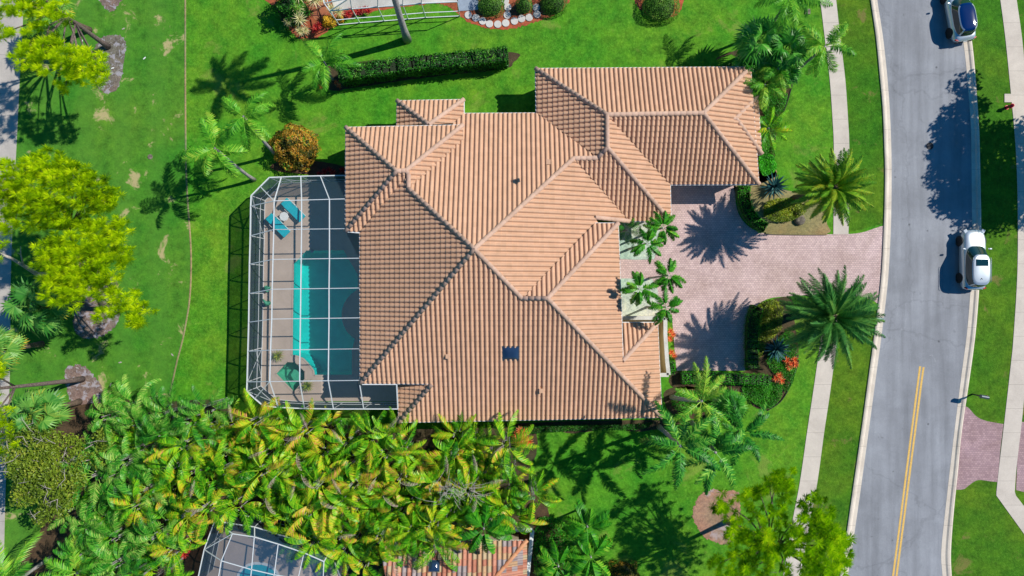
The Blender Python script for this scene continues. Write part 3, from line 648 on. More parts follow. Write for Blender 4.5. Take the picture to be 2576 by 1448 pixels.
for a, b, za, zb in ((6, 8, 2.8, .1), (4, 2, 2.8, .1), (12, 13, .1, 2.8), (14, 16, 2.8, 1.0), (13, 12, .1, 1.4)):
    p, q = E3[a].copy(), E3[b].copy(); p.z = za; q.z = zb; bm_(p, q, 'brace', .035, .035)
sw = MB(); sr = MB()
for a, b in zip(E3, E3[1:]): sw.add([tuple(dn(a, .12)), tuple(dn(b, .12)), tuple(b), tuple(a)], [(0, 1, 2, 3)])
off = Vector((0, 0, .05))
for r_ in range(6):
    for c_ in range(3): sr.add([tuple(q + off) for q in (grid[r_][c_], grid[r_ + 1][c_], grid[r_ + 1][c_ + 1], grid[r_][c_ + 1])], [(0, 1, 2, 3)])
sl_ = lambda *q: sr.add([tuple(x + off) for x in q], [tuple(range(len(q)))])
for r_ in range(6): sl_(E3[7 + r_], E3[8 + r_], grid[r_ + 1][0], grid[r_][0])
sl_(E3[5], E3[6], E3[7], grid[0][0]); sl_(E3[3], E3[4], E3[5], grid[0][0]); sl_(E3[3], grid[0][0], grid[0][1], E3[2]); sl_(E3[2], grid[0][1], grid[0][2], E3[1]); sl_(E3[1], grid[0][2], grid[0][3], E3[0])
sl_(E3[13], E3[14], E3[15], grid[6][0]); sl_(E3[15], E3[16], E3[17], grid[6][0]); sl_(E3[17], E3[18], grid[6][1], grid[6][0]); sl_(E3[18], E3[19], grid[6][2], grid[6][1]); sl_(E3[19], E3[20], grid[6][3], grid[6][2]); sl_(E3[20], E3[21], P(998, 967, 3.84), grid[6][3])
part(sw, 'wall_screen', M['screen_wall']); part(sr, 'roof_screen', M['screen_roof'])

# loungers, side table, pots, garden figures
def lounger(x, y, rz, label):
    p = G(x, y, .084); t = thing('sun_lounger', p, label, 'sun lounger', 'turquoise sun loungers on the pool deck', rz)
    f = MB()
    for s in (-1, 1):
        f.beam((-.95, s * .34, .3), (.95, s * .34, .3), .04, .05)
    for xx in (-.9, 0, .85): f.beam((xx, -.34, .3), (xx, .34, .3), .03)
    f.build('frame', M['white'], t)
    for sx in (-.8, .8):
        for s in (-1, 1):
            l = MB(); l.beam((sx, s * .33, 0), (sx, s * .33, .3), .04); l.build('leg', M['white'], t)
    c = MB()
    pts = [(-.98, .36), (-.5, .35), (0, .35), (.28, .36), (.62, .43), (.98, .52)]; vs = []
    for X, z in pts:
        for yy in (-.33, -.12, .12, .33): vs.append((X, yy, z + .05))
    n_ = len(vs); vs += [(a, b, c_ - .08) for a, b, c_ in vs]
    fs = [(i * 4 + j, (i + 1) * 4 + j, (i + 1) * 4 + j + 1, i * 4 + j + 1) for i in range(5) for j in range(3)]; fs += [tuple(n_ + k for k in f_[::-1]) for f_ in fs]
    for i in range(5): fs += [(i * 4, i * 4 + n_, (i + 1) * 4 + n_, (i + 1) * 4), (i * 4 + 3, (i + 1) * 4 + 3, (i + 1) * 4 + 3 + n_, i * 4 + 3 + n_)]
    for j in range(3): fs += [(j, j + 1, j + 1 + n_, j + n_), (20 + j, 20 + j + n_, 21 + j + n_, 21 + j)]
    c.add(vs, fs); c.build('cushion', M['turq'], t)
    pw = MB(); pw.box((.8, 0, .62), (.28, .6, .09)); pw.build('pillow', M['turq'], t, bevel=.03)
    for s in (-1, 1):
        ar = MB(); ar.tube([(.1, s * .4, .3), (.12, s * .42, .5), (.3, s * .42, .55), (.5, s * .42, .5), (.52, s * .4, .3)], .017, 6); ar.build('armrest', M['white'], t)
    return t
lounger(743, 530, R(135), 'turquoise sun lounger nearer the house wall under the screen')
lounger(705, 568, R(135), 'turquoise sun lounger nearer the outer screen wall')
t = thing('side_table', G(720, 546, .084), 'small octagonal white side table between the two turquoise loungers', 'table')
m = MB(); m.lathe([(0, .46), (.34, .46), (.36, .44), (.34, .42), (0, .42)], 8); m.build('table_top', M['white'], t)
for a in range(4):
    l = MB(); l.beam((.22 * math.cos(a * 1.57), .22 * math.sin(a * 1.57), .42), (.26 * math.cos(a * 1.57), .26 * math.sin(a * 1.57), 0), .03); l.build('leg', M['white'], t)
def figure(x, y, rz, label):
    t = thing('garden_statue', G(x, y, .084), label, 'statue', 'green garden figures by the outer screen', rz)
    m = MB(); m.tube([(0, 0, 0), (0, 0, .1), (-.05, 0, .25), (.0, 0, .42), (.14, 0, .52), (.30, 0, .50), (.42, 0, .42)], [.17, .15, .17, .16, .12, .07, .02], 10); m.build('body', M['statue'], t, smooth=True)
    for s in (-1, 1):
        w_ = MB(); w_.tube([(-.1, s * .1, .38), (-.05, s * .2, .28), (.1, s * .22, .16)], [.05, .07, .02], 6); w_.build('wing', M['statue'], t, smooth=True)
    bs = MB(); bs.lathe([(0, 0), (.2, 0), (.18, .05), (0, .05)], 12); bs.build('base', M['statue'], t)
figure(675, 726, R(20), 'green bird-like garden figure level with the middle of the pool')
figure(676, 762, R(130), 'green bird-like garden figure just south of the other one by the screen')

# ------------------------------------------------------------------ foliage makers
def frond(rng, L, n, ll, lw, e0, e1, vup=.25, droop=.5, t0=.4, tv=.25, curve=1.2, start=.12, vj=.15, lj=.14):
    m = MB(); pts = []; x = z = 0; N = 14; tang = []
    for i in range(N + 1):
        s = i / N; e = e0 + (e1 - e0) * s ** curve; tang.append((math.cos(e), math.sin(e))); pts.append((x, z)); x += math.cos(e) * L / N; z += math.sin(e) * L / N
    bend = rng.uniform(-.12, .12)
    def at(s):
        f = min(s * N, N - 1e-6); i = int(f); k = f - i
        a, b = pts[i], pts[min(i + 1, N)]; px = a[0] + (b[0] - a[0]) * k; pz = a[1] + (b[1] - a[1]) * k
        return Vector((px, bend * px * px / max(L, .1), pz)), Vector((tang[i][0], 2 * bend * px / max(L, .1), tang[i][1])).normalized()
    # rachis
    rp = [at(s)[0] for s in (0, .2, .4, .6, .8, 1)]
    m.tube(rp, [.028 * L / 2.5, .022 * L / 2.5, .017 * L / 2.5, .012 * L / 2.5, .008, .004], 4, t=t0 + .18, caps=False)
    ft = t0 + rng.uniform(-tv, tv) * .7
    for i in range(n):
        s = start + (1 - start) * (i + .5) / n; p, T = at(s); prof = (math.sin(math.pi * min(1, (s - start) / (1 - start) * .80 + .16)) ** .6)
        ang = R(72 - 42 * s); S0 = Vector((0, 1, 0)); up = T.cross(S0).normalized() * -1
        if up.z < 0 and abs(up.z) > .3: pass
        for sd in (-1, 1):
            l = ll * prof * rng.uniform(.8, 1.15); a = ang + rng.uniform(-.16, .16); vu = vup + rng.uniform(-vj, vj)
            d = (T * math.cos(a) + S0 * sd * math.sin(a) + up * vu).normalized(); q = p + d * l * .5
            d2 = (d + Vector((0, 0, -droop * rng.uniform(.7, 1.3)))).normalized(); e = q + d2 * l * .5
            W = T * lw * .5; tt = ft + rng.uniform(-lj, lj)
            m.add([tuple(p - W * .6), tuple(p + W * .6), tuple(q + W), tuple(q - W), tuple(e)], [(0, 1, 2, 3), (3, 2, 4)], tt)
    return m
def rotm(az, roll=0, base=(0, 0, 0)): return Matrix.Translation(base) @ Matrix.Rotation(az, 4, 'Z') @ Matrix.Rotation(roll, 4, 'X')
def crown(seed, nf, L, n, ll, lw, elo, ehi, drop, base_r=.1, zspread=.0, azj=.25, roll=.3, **k):
    rng = random.Random(seed); m = MB()
    for i in range(nf):
        q = i / max(1, nf - 1); e0 = ehi + (elo - ehi) * q ** .8 + rng.uniform(-.12, .12); az = i * 2.39996 + rng.uniform(-azj, azj)
        Lf = L * rng.uniform(.85, 1.08) * (.75 + .25 * min(1, q * 2.5))
        f = frond(rng, Lf, n, ll, lw, e0, e0 - drop * rng.uniform(.8, 1.2), **k)
        m.merge(f, rotm(az, rng.uniform(-roll, roll), (base_r * math.cos(az), base_r * math.sin(az), -zspread * q)))
    return m
def fan_leaf(rng, Lp, r, e0, t0, nseg=18, spread=R(280), fold=.5):
    m = MB(); d = Vector((math.cos(e0), 0, math.sin(e0))); tip = d * Lp; m.tube([(0, 0, 0), tuple(d * Lp * .5 + Vector((0, 0, .04))), tuple(tip)], [.02, .016, .012], 4, t=t0 + .2, caps=False)
    e2 = e0 - R(30); X = Vector((math.cos(e2), 0, math.sin(e2))); Y = Vector((0, 1, 0)); U = X.cross(Y)
    tt = t0 + rng.uniform(-.12, .12)
    for i in range(nseg):
        a = -spread / 2 + spread * (i + .5) / nseg; dirn = (X * math.cos(a) + Y * math.sin(a) + U * -fold * abs(math.sin(a * .5))).normalized()
        sd = (X * -math.sin(a) + Y * math.cos(a)); l = r * rng.uniform(.86, 1.05) * (1 - .18 * abs(a) / (spread / 2)); w_ = l * math.tan(spread / nseg / 2) * .5
        q = tip + dirn * l * .55; e = q + (dirn + Vector((0, 0, -rng.uniform(.35, .9)))).normalized() * l * .5
        m.add([tuple(tip), tuple(q - sd * w_), tuple(q + sd * w_), tuple(e)], [(0, 1, 2), (1, 3, 2)], tt + rng.uniform(-.18, .18))
    return m
def fan_crown(seed, n, Lp, r, t0=.4, elo=R(-35), ehi=R(80), yel=.0):
    rng = random.Random(seed); m = MB()
    for i in range(n):
        q = i / (n - 1); e0 = ehi + (elo - ehi) * q ** .85 + rng.uniform(-.1, .1)
        lf = fan_leaf(rng, Lp * rng.uniform(.8, 1.15), r * rng.uniform(.85, 1.1), e0, t0 + (yel if q > .8 else 0)); m.merge(lf, rotm(i * 2.39996 + rng.uniform(-.2, .2), rng.uniform(-.5, .5)))
    return m
def leaf_at(m, rng, p, nrm, size, t, jit=.7, asp=.45):
    n = (Vector(nrm) + Vector((rng.gauss(0, jit), rng.gauss(0, jit), rng.gauss(0, jit)))).normalized(); a = n.orthogonal().normalized(); a = Matrix.Rotation(rng.uniform(0, 6.28), 3, n) @ a; b = n.cross(a)
    l = size * rng.uniform(.7, 1.3); w_ = l * asp; p = Vector(p)
    m.add([tuple(p - a * l * .5), tuple(p + b * w_ * .5 + n * w_ * .12), tuple(p + a * l * .5), tuple(p - b * w_ * .5 + n * w_ * .12)], [(0, 1, 2, 3)], t)
def lumps(x, y, z, s, seed):
    from mathutils import noise as N_
    return N_.noise(Vector((x * s + seed, y * s, z * s)))
def leaf_dome(seed, rx, ry, h, n, size, t0=.45, tv=.3, rough=.25, core=True, asp=.45, zlow=.1, jit=.7, pw=2.0):
    rng = random.Random(seed); m = MB(); tone = rng.random() * 10
    for i in range(n):
        u = rng.uniform(0, 6.283); v = rng.uniform(zlow, 1) ** .75; a = math.acos(min(1, v)); nx, ny, nz = math.sin(a) * math.cos(u), math.sin(a) * math.sin(u), math.cos(a)
        if pw != 2.0:
            f = (abs(nx) ** pw + abs(ny) ** pw + abs(nz) ** pw) ** (-1 / pw); nx, ny, nz = nx * f, ny * f, nz * f
        k = 1 + rough * lumps(nx * rx, ny * ry, nz * h, 1.6, seed) * 2 - abs(rng.gauss(0, .07)); p = (nx * rx * k, ny * ry * k, nz * h * k)
        t = t0 + tv * lumps(p[0], p[1], p[2], 1.3, tone) * 1.6 + rng.uniform(-tv, tv) * .5
        leaf_at(m, rng, p, (nx, ny, nz * 1.3), size, t, jit, asp)
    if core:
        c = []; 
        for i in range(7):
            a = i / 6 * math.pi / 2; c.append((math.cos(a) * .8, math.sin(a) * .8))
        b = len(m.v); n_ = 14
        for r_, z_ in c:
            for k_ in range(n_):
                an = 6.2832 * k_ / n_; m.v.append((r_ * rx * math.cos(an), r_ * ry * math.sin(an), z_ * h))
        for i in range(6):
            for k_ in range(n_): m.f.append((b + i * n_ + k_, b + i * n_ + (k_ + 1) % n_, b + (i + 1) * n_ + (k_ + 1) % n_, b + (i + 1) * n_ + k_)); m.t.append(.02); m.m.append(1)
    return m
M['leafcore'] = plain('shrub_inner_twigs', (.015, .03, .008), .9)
g3 = lambda a, b, c: [(0, a), (.5, b), (1, c)]
M['queen'] = leaf_mat('queen_palm_leaf', [(0, (.004, .06, .006)), (.4, (.03, .24, .012)), (.75, (.16, .50, .03)), (1, (.42, .62, .06))])
M['foxtail'] = leaf_mat('foxtail_palm_leaf', [(0, (.003, .05, .008)), (.4, (.015, .17, .015)), (.7, (.07, .38, .03)), (1, (.45, .75, .10))])
M['areca'] = leaf_mat('areca_leaf', [(0, (.004, .05, .004)), (.28, (.03, .24, .006)), (.55, (.18, .56, .012)), (.78, (.50, .66, .02)), (.92, (.85, .52, .03)), (1, (.75, .38, .12))], rough=.38)
M['areca_dark'] = leaf_mat('areca_dark_leaf', [(0, (.004, .06, .01)), (.35, (.018, .19, .015)), (.65, (.09, .44, .025)), (1, (.58, .74, .16))], rough=.35)  # darker emerald leaf colour for the dark areca crowns
M['adonidia'] = leaf_mat('entry_palm_leaf', [(0, (.003, .06, .004)), (.45, (.02, .20, .008)), (.8, (.09, .40, .015)), (1, (.40, .60, .05))])
M['date'] = leaf_mat('date_palm_leaf', [(0, (.01, .05, .008)), (.35, (.05, .22, .012)), (.65, (.20, .44, .02)), (1, (.60, .52, .04))])
M['datedark'] = leaf_mat('dark_date_palm_leaf', [(0, (.008, .05, .012)), (.35, (.03, .18, .03)), (.7, (.13, .36, .06)), (1, (.40, .42, .05))])
M['fan'] = leaf_mat('fan_palm_leaf', [(0, (.01, .09, .01)), (.4, (.05, .24, .03)), (.7, (.20, .44, .07)), (1, (.66, .50, .06))])
M['fandark'] = leaf_mat('dark_fan_palm_leaf', [(0, (.004, .05, .004)), (.4, (.02, .17, .010)), (.7, (.08, .38, .03)), (1, (.45, .66, .20))])
M['pine'] = leaf_mat('lime_pine_needles', [(0, (.05, .16, .0)), (.3, (.26, .48, .0)), (.6, (.60, .82, .0)), (1, (.90, 1.0, .01))], trans=.38, rough=.6)
M['pine2'] = leaf_mat('green_pine_needles', [(0, (.06, .18, .004)), (.3, (.24, .50, .004)), (.65, (.58, .86, .004)), (1, (.90, 1.0, .02))], trans=.38, rough=.6)
M['oak'] = leaf_mat('olive_tree_leaf', [(0, (.03, .05, .005)), (.35, (.09, .15, .01)), (.7, (.20, .30, .02)), (1, (.42, .42, .05))])
M['hedge'] = leaf_mat('hedge_leaf', [(0, (.004, .04, .004)), (.4, (.015, .12, .008)), (.75, (.05, .27, .015)), (1, (.20, .42, .04))])
M['box'] = leaf_mat('bright_hedge_leaf', [(0, (.012, .16, .004)), (.4, (.035, .42, .008)), (.75, (.12, .66, .02)), (1, (.30, .80, .05))])
M['ball'] = leaf_mat('clipped_shrub_leaf', [(0, (.02, .06, .006)), (.4, (.06, .20, .015)), (.75, (.15, .36, .03)), (1, (.34, .50, .08))])
M['croton'] = leaf_mat('croton_leaf', [(0, (.03, .05, .004)), (.3, (.10, .11, .01)), (.55, (.40, .22, .02)), (.75, (.62, .28, .03)), (.9, (.70, .48, .05)), (1, (.12, .30, .02))])
M['yellowcroton'] = leaf_mat('yellow_croton_leaf', [(0, (.25, .18, .01)), (.4, (.80, .44, .02)), (1, (.92, .72, .06))])
M['redleaf'] = leaf_mat('red_leaf', [(0, (.10, .005, .01)), (.4, (.42, .015, .03)), (.8, (.70, .06, .05)), (1, (.85, .20, .10))])
M['brom'] = leaf_mat('bromeliad_leaf', [(0, (.50, .03, .01)), (.5, (.85, .14, .05)), (1, (.95, .45, .15))])
M['dracaena'] = leaf_mat('dracaena_leaf', [(0, (.28, .30, .10)), (.5, (.62, .62, .26)), (1, (.90, .78, .50))])
M['agave'] = leaf_mat('agave_leaf', [(0, (.01, .05, .06)), (.5, (.03, .12, .13)), (1, (.12, .28, .25))], trans=.05)
M['olive_bush'] = leaf_mat('yellow_green_bush_leaf', [(0, (.03, .06, .004)), (.4, (.13, .22, .008)), (.8, (.34, .42, .02)), (1, (.62, .50, .05))])
M['dryleaf'] = leaf_mat('dry_frond', [(0, (.14, .08, .05)), (.5, (.38, .27, .20)), (1, (.62, .52, .46))], trans=.05)
M['cover'] = leaf_mat('ground_cover_leaf', [(0, (.008, .08, .003)), (.4, (.025, .23, .006)), (.8, (.10, .46, .02)), (1, (.24, .50, .05))])

def palm(name, base, top, h, cm, mat, label, cat='palm tree', group=None, tr=(.14, .09), trunk='trunk', rz=0, sc_=1.0, bulge=1.0):
    """base and top are plan points; cm is a crown mesh"""
    b = Vector(base); t = thing(name, b, label, cat, group); tp = Vector(top) - b
    pts = [Vector((0, 0, -.05))]
    for i in range(1, 9):
        s = i / 8; lean = s ** 1.25; pts.append(Vector((tp.x * lean, tp.y * lean, tp.z * s)))
    m = MB(); rr = [tr[0] * 1.35] + [tr[0] + (tr[1] - tr[0]) * (i / 8) + .012 * (i % 2) for i in range(1, 9)]; m.tube(pts, rr, 10); m.build('trunk', M[trunk], t, smooth=True)
    c = link('crown', cm, t); c.location = tp; c.rotation_euler = (0, 0, rz); c.scale = (sc_,) * 3
    return t
def mesh_of(mb, nm, mat, core=False): return mb.mesh(nm, [M[mat], M['leafcore']] if core else M[mat])

# crowns, built once and shared
CR = {}
CR['queen'] = [mesh_of(crown(s, 12, 2.75, 44, .70, .060, R(-10), R(70), R(80), vup=.3, droop=.8, t0=.6, tv=.3, azj=.6, roll=.6, vj=.3, lj=.22), 'queen_crown', 'queen') for s in (11, 12, 13)]
CR['royal'] = [mesh_of(crown(14, 19, 2.5, 40, .62, .07, R(-35), R(75), R(70), vup=.2, droop=.6, t0=.5), 'royal_crown', 'queen')]
CR['foxtail'] = [mesh_of(crown(s, 12, 2.7, 84, .46, .062, R(-12), R(62), R(75), vup=.35, droop=.3, t0=.5, tv=.2, vj=.45, lj=.3, azj=.5, roll=.5), 'foxtail_crown', 'foxtail') for s in (21, 22)]
CR['foxyel'] = [mesh_of(crown(24, 9, 2.8, 60, .46, .045, R(0), R(60), R(60), vup=.35, droop=.4, t0=.82, vj=.4, lj=.25, azj=.5), 'foxtail_crown', 'queen')]
CR['adon'] = [mesh_of(crown(s, 12, 1.7, 40, .50, .062, R(5), R(62), R(85), vup=.75, droop=.5, t0=.52, tv=.2, vj=.25, lj=.25, azj=.4, roll=.5), 'entry_palm_crown', 'adonidia') for s in (31, 32, 33)]
CR['date'] = [mesh_of(crown(41, 96, 2.85, 56, .44, .058, R(-30), R(84), R(48), vup=.5, droop=.15, t0=.5, tv=.32, base_r=.15, zspread=.35, lj=.2), 'date_crown', 'date'),
              mesh_of(crown(42, 96, 3.45, 64, .50, .052, R(-28), R(84), R(48), vup=.5, droop=.15, t0=.45, tv=.28, base_r=.15, zspread=.35, lj=.2), 'date_crown', 'datedark')]
CR['areca'] = [mesh_of(crown(50 + s, 13, 2.45, 36, .58, .048, R(15), R(84), R(112), vup=.8, droop=.6, t0=.47, tv=.46, base_r=.28, roll=.6, azj=.5, vj=.2, lj=.2), 'areca_crown', 'areca') for s in range(6)]
CR['arecad'] = [mesh_of(crown(60 + s, 14, 2.45, 38, .58, .038, R(18), R(84), R(115), vup=.6, droop=.6, t0=.5, tv=.3, base_r=.28, roll=.6, azj=.5, vj=.2, lj=.25), 'areca_crown', 'areca_dark') for s in range(3)]
CR['fan'] = [mesh_of(fan_crown(70 + s, 30, 1.15, 1.0, .5, yel=.35), 'sabal_crown', 'fan') for s in range(2)]
CR['fand'] = [mesh_of(fan_crown(75 + s, 26, .85, .95, .5), 'fan_crown', 'fandark') for s in range(2)]
def put_palm(kind, var, xb, yb, h, xt, yt, mat_n, label, group=None, rz=0, s=1.0, tr=(.14, .09), trunk='trunk', name='palm_tree', cat='palm tree'):
    return palm(name, G(xb, yb), P(xt, yt, h), h, CR[kind][var], None, label, cat, group, tr, trunk, rz, s)
# royal palm leaning north out of the top edge
rp_ = palm('palm_tree', G(1025, 100), G(1025, 22, 14.6), 14.6, CR['royal'][0], None, 'tall smooth grey-trunked palm on the north lawn, its crown beyond the picture', 'palm tree', None, (.26, .13), 'trunk', 0, 1.15)
put_palm('queen', 0, 838, 200, 3.6, 816, 156, None, 'small queen palm at the west end of the long dark hedge', 'queen palms', .5, .95, (.09, .06))
put_palm('queen', 1, 640, 452, 6.5, 540, 372, None, 'queen palm at the corner of the pool enclosure, the more westerly of its pair', 'queen palms', 2.0, 1.02, (.13, .08))
put_palm('queen', 2, 695, 388, 6.9, 612, 292, None, 'queen palm rising out of the bronze croton bush', 'queen palms', 4.2, .9, (.13, .08))
put_palm('queen', 1, 1990, 188, 5.1, 2076, 116, None, 'queen palm leaning over the sidewalk north of the garage', 'queen palms', 1.0, .92, (.12, .08))
put_palm('queen', 0, 1925, 80, 6.4, 1990, -8, None, 'queen palm at the top edge behind the fan palms', 'queen palms', .4, 1.0, (.12, .08))
put_palm('queen', 2, 1905, 245, 3.2, 1925, 212, None, 'young queen palm close against the garage roof corner', 'queen palms', 3.3, .75, (.09, .06))
put_palm('foxtail', 0, 1658, 1073, 8.2, 1712, 1122, None, 'dark green foxtail palm nearest the house corner, leaning south east', 'foxtail palms', 0, 1.15, (.17, .10))
put_palm('foxtail', 1, 1740, 1062, 7.4, 1800, 1138, None, 'dark green foxtail palm in the middle of the front cluster', 'foxtail palms', 1.3, 1.15, (.15, .10))
put_palm('foxtail', 0, 1790, 1040, 6.0, 1868, 1090, None, 'dark green foxtail palm farthest from the house in the front cluster', 'foxtail palms', 2.4, 1.0, (.15, .10))
put_palm('foxyel', 0, 1690, 998, 6.6, 1765, 1008, None, 'yellow-green palm of the front cluster with fronds over the clipped hedge', 'foxtail palms', .3, 1.08, (.17, .10))
put_palm('fand', 0, 1795, 1003, 4.2, 1836, 1022, None, 'small fan palm in the middle of the front palm cluster', 'fan palms', .3, .9, (.12, .1))
put_palm('fand', 1, 1862, 168, 2.6, 1886, 158, None, 'low fan palm against the north east garage corner', 'fan palms', 2.6, .85, (.13, .11))
put_palm('fand', 0, 1948, 190, 2.8, 1978, 178, None, 'low fan palm in the bed beside the leaning palm trunk', 'fan palms', 4.1, .85, (.13, .11))
put_palm('queen', 1, 1930, 190, 3.6, 1958, 172, None, 'small feather palm between the four fan palms', 'queen palms', 5.2, .7, (.09, .07))
put_palm('fand', 0, 1868, 140, 3.4, 1908, 105, None, 'broad dark fan palm north of the garage roof', 'fan palms', 0, 1.3, (.13, .11))
put_palm('fand', 1, 1925, 165, 3.6, 1972, 128, None, 'dark fan palm beside the leaning queen palm', 'fan palms', 1.9, 1.15, (.13, .11))
put_palm('date', 0, 2003, 501, 6.3, 2100, 470, None, 'yellow-green date palm north of the driveway beside the sidewalk', 'date palms beside the driveway', 0, .93, (.30, .26), 'bark_dark')
put_palm('date', 1, 2009, 788, 6.3, 2098, 797, None, 'large dark green date palm south of the driveway', 'date palms beside the driveway', 1, 1.0, (.32, .28), 'bark_dark')
for i, (x, y, hh, r_, lb) in enumerate(((1668, 572, 4.6, .2, 'entry palm at the garage roof corner, the northernmost of the five'), (1627, 612, 4.9, 1.4, 'entry palm over the north white gravel island'),
        (1608, 726, 5.4, 2.6, 'entry palm over the south white gravel island, nearest the house'), (1682, 692, 4.4, 3.1, 'entry palm standing out over the rose paving south of the walkway'), (1676, 772, 4.6, 4.4, 'entry palm beside the corner of the courtyard wall'))):
    b = P(x, y, hh); put_palm('adon', i % 3, 1288 + b.x * K - 14, 724 - b.y * K + 4, hh, x, y, None, lb, 'small palms by the front entry', r_, .88, (.08, .055))
put_palm('fan', 0, 205, 760, 4.0, 98, 772, None, 'sabal palm with yellow lower fans below the lime pines', 'sabal palms', 0, 1.22, (.2, .18), 'bark_dark')
put_palm('fan', 1, 200, 1010, 3.8, 95, 1038, None, 'sabal palm south of the bare pine trunk', 'sabal palms', 1.2, 1.05, (.2, .18), 'bark_dark')
put_palm('fan', 0, 105, 865, 4.2, -8, 880, None, 'sabal palm cut by the left edge of the picture', 'sabal palms', 2, 1.0, (.2, .18), 'bark_dark')
put_palm('fan', 1, 225, 75, 4.2, 120, 28, None, 'sabal palm half under the lime pine in the top left corner', 'sabal palms', 3, 1.0, (.2, .18), 'bark_dark')
for i, (x, y, hh, s_, lb) in enumerate(((1217, 1330, 4.6, 1.35, 'feathery small palm over the edge of the blended tile roof'), (1478, 1325, 4.0, 1.3, 'small palm on the lawn edge south of the bare soil patch'), (1487, 1402, 3.8, 1.4, 'yellow-tipped small palm at the bottom edge of the lawn'), (1405, 1425, 3.4, 1.2, 'small palm beside the blue-white wall at the bottom edge'))):
    b = P(x, y, hh); put_palm('adon', (i + 1) % 3, 1288 + b.x * K - 5, 724 - b.y * K, hh, x, y, None, lb, 'small palms south of the house', i * 1.3, s_, (.08, .06))
put_palm('queen', 1, 130, 1400, 4.5, 25, 1475, None, 'large feather palm at the bottom left corner by the cart path', 'feather palms at the bottom left', 2.2, 1.35, (.13, .1))
put_palm('queen', 2, 255, 1400, 3.6, 195, 1440, None, 'feather palm at the bottom edge west of the thicket', 'feather palms at the bottom left', .4, 1.1, (.13, .1))

# areca thicket
TH = [(257, 1049), (330, 1014), (420, 1014), (540, 1025), (610, 1030), (650, 1060), (800, 1077), (880, 1074), (960, 1078), (1040, 1107), (1075, 1142), (1110, 1117), (1140, 1084), (1190, 1102), (1290, 1102), (1305, 1130), (1300, 1190), (1350, 1240), (1320, 1300), (1250, 1300), (1150, 1290), (1105, 1370), (1010, 1400), (900, 1425), (830, 1395), (760, 1345), (700, 1340), (640, 1290), (540, 1285), (480, 1300), (440, 1370), (420, 1470), (172, 1470), (202, 1350), (182, 1290), (252, 1250), (237, 1190), (264, 1124)]
def inside(p, poly):
    x, y = p; c = False
    for (x1, y1), (x2, y2) in zip(poly, poly[1:] + poly[:1]):
        if (y1 > y) != (y2 > y) and x < (x2 - x1) * (y - y1) / (y2 - y1) + x1: c = not c
    return c
rng = random.Random(5); spots = []; tries = 0
gaps = [(1085, 1150, 22), (470, 1330, 30), (690, 1300, 14), (1105, 1250, 16), (380, 1180, 16), (780, 1240, 14)]
while tries < 9000 and len(spots) < 175:
    tries += 1; p = (rng.uniform(160, 1360), rng.uniform(985, 1470))
    if inside(p, TH) and all((p[0] - q[0]) ** 2 + (p[1] - q[1]) ** 2 > 43 ** 2 for q in spots) and all((p[0] - a) ** 2 + (p[1] - b) ** 2 > c ** 2 for a, b, c in gaps): spots.append(p)
protoA = []
for k_, (key, n_) in enumerate((('areca', 6), ('arecad', 3))):
    for v_ in range(n_):
        protoA.append(CR[key][v_])
stem = MB(); r2 = random.Random(3)
for i in range(7):
    a = r2.uniform(0, 6.28); stem.tube([(.22 * math.cos(a), .22 * math.sin(a), -3.2), (.34 * math.cos(a), .34 * math.sin(a), .1)], .035, 5)
stem_me = stem.mesh('areca_stems', M['trunk'])
for i, (x, y) in enumerate(spots):
    west = x < 430 or (x < 560 and y < 1120 and rng.random() < .5); me = protoA[6 + i % 3] if (west and rng.random() < .75) else protoA[i % 6]
    hh = rng.uniform(2.0, 4.3); p = P(x, y, hh); s_ = rng.uniform(.78, 1.05)
    reg = ('beside the olive green tree' if x < 330 and y < 1260 else 'at the bottom left corner of the picture' if x < 480 and y >= 1260 else 'around the lower screened enclosure' if x < 830 and y > 1250 else 'over the blended tile roof' if y > 1270 else 'along the south wall of the big house' if x > 1060 and y < 1180 else 'along the south side of the pool enclosure' if y < 1090 else 'in its western middle' if x < 640 else 'in its centre' if x < 1000 else 'in its eastern middle by the dry stalks')
    t = thing('areca_palm', (p.x, p.y, 0), ('dark glossy' if me in protoA[6:] else 'yellow-tipped') + ' areca palm of the thicket ' + reg, 'areca palm', 'areca palms of the thicket south of the house', rng.uniform(0, 6.28))
    c = link('crown', me, t); c.location = (0, 0, hh); c.scale = (s_ * rng.uniform(.9, 1.2), s_, s_); c.rotation_euler = (rng.gauss(0, .32), rng.gauss(0, .32), 0)
    c = link('stems', stem_me, t); c.location = (0, 0, hh)
put_palm('areca', 2, 1900, 335, 2.2, 1935, 322, None, 'yellowing areca palm against the east end of the garage roof', None, 1, .75, (.06, .05), name='areca_palm', cat='areca palm')
put_palm('arecad', 1, 1562, 583, 2.4, 1578, 578, None, 'olive feather palm in the corner between entry roof and garage', None, 1, .62, (.06, .05), name='areca_palm', cat='areca palm')

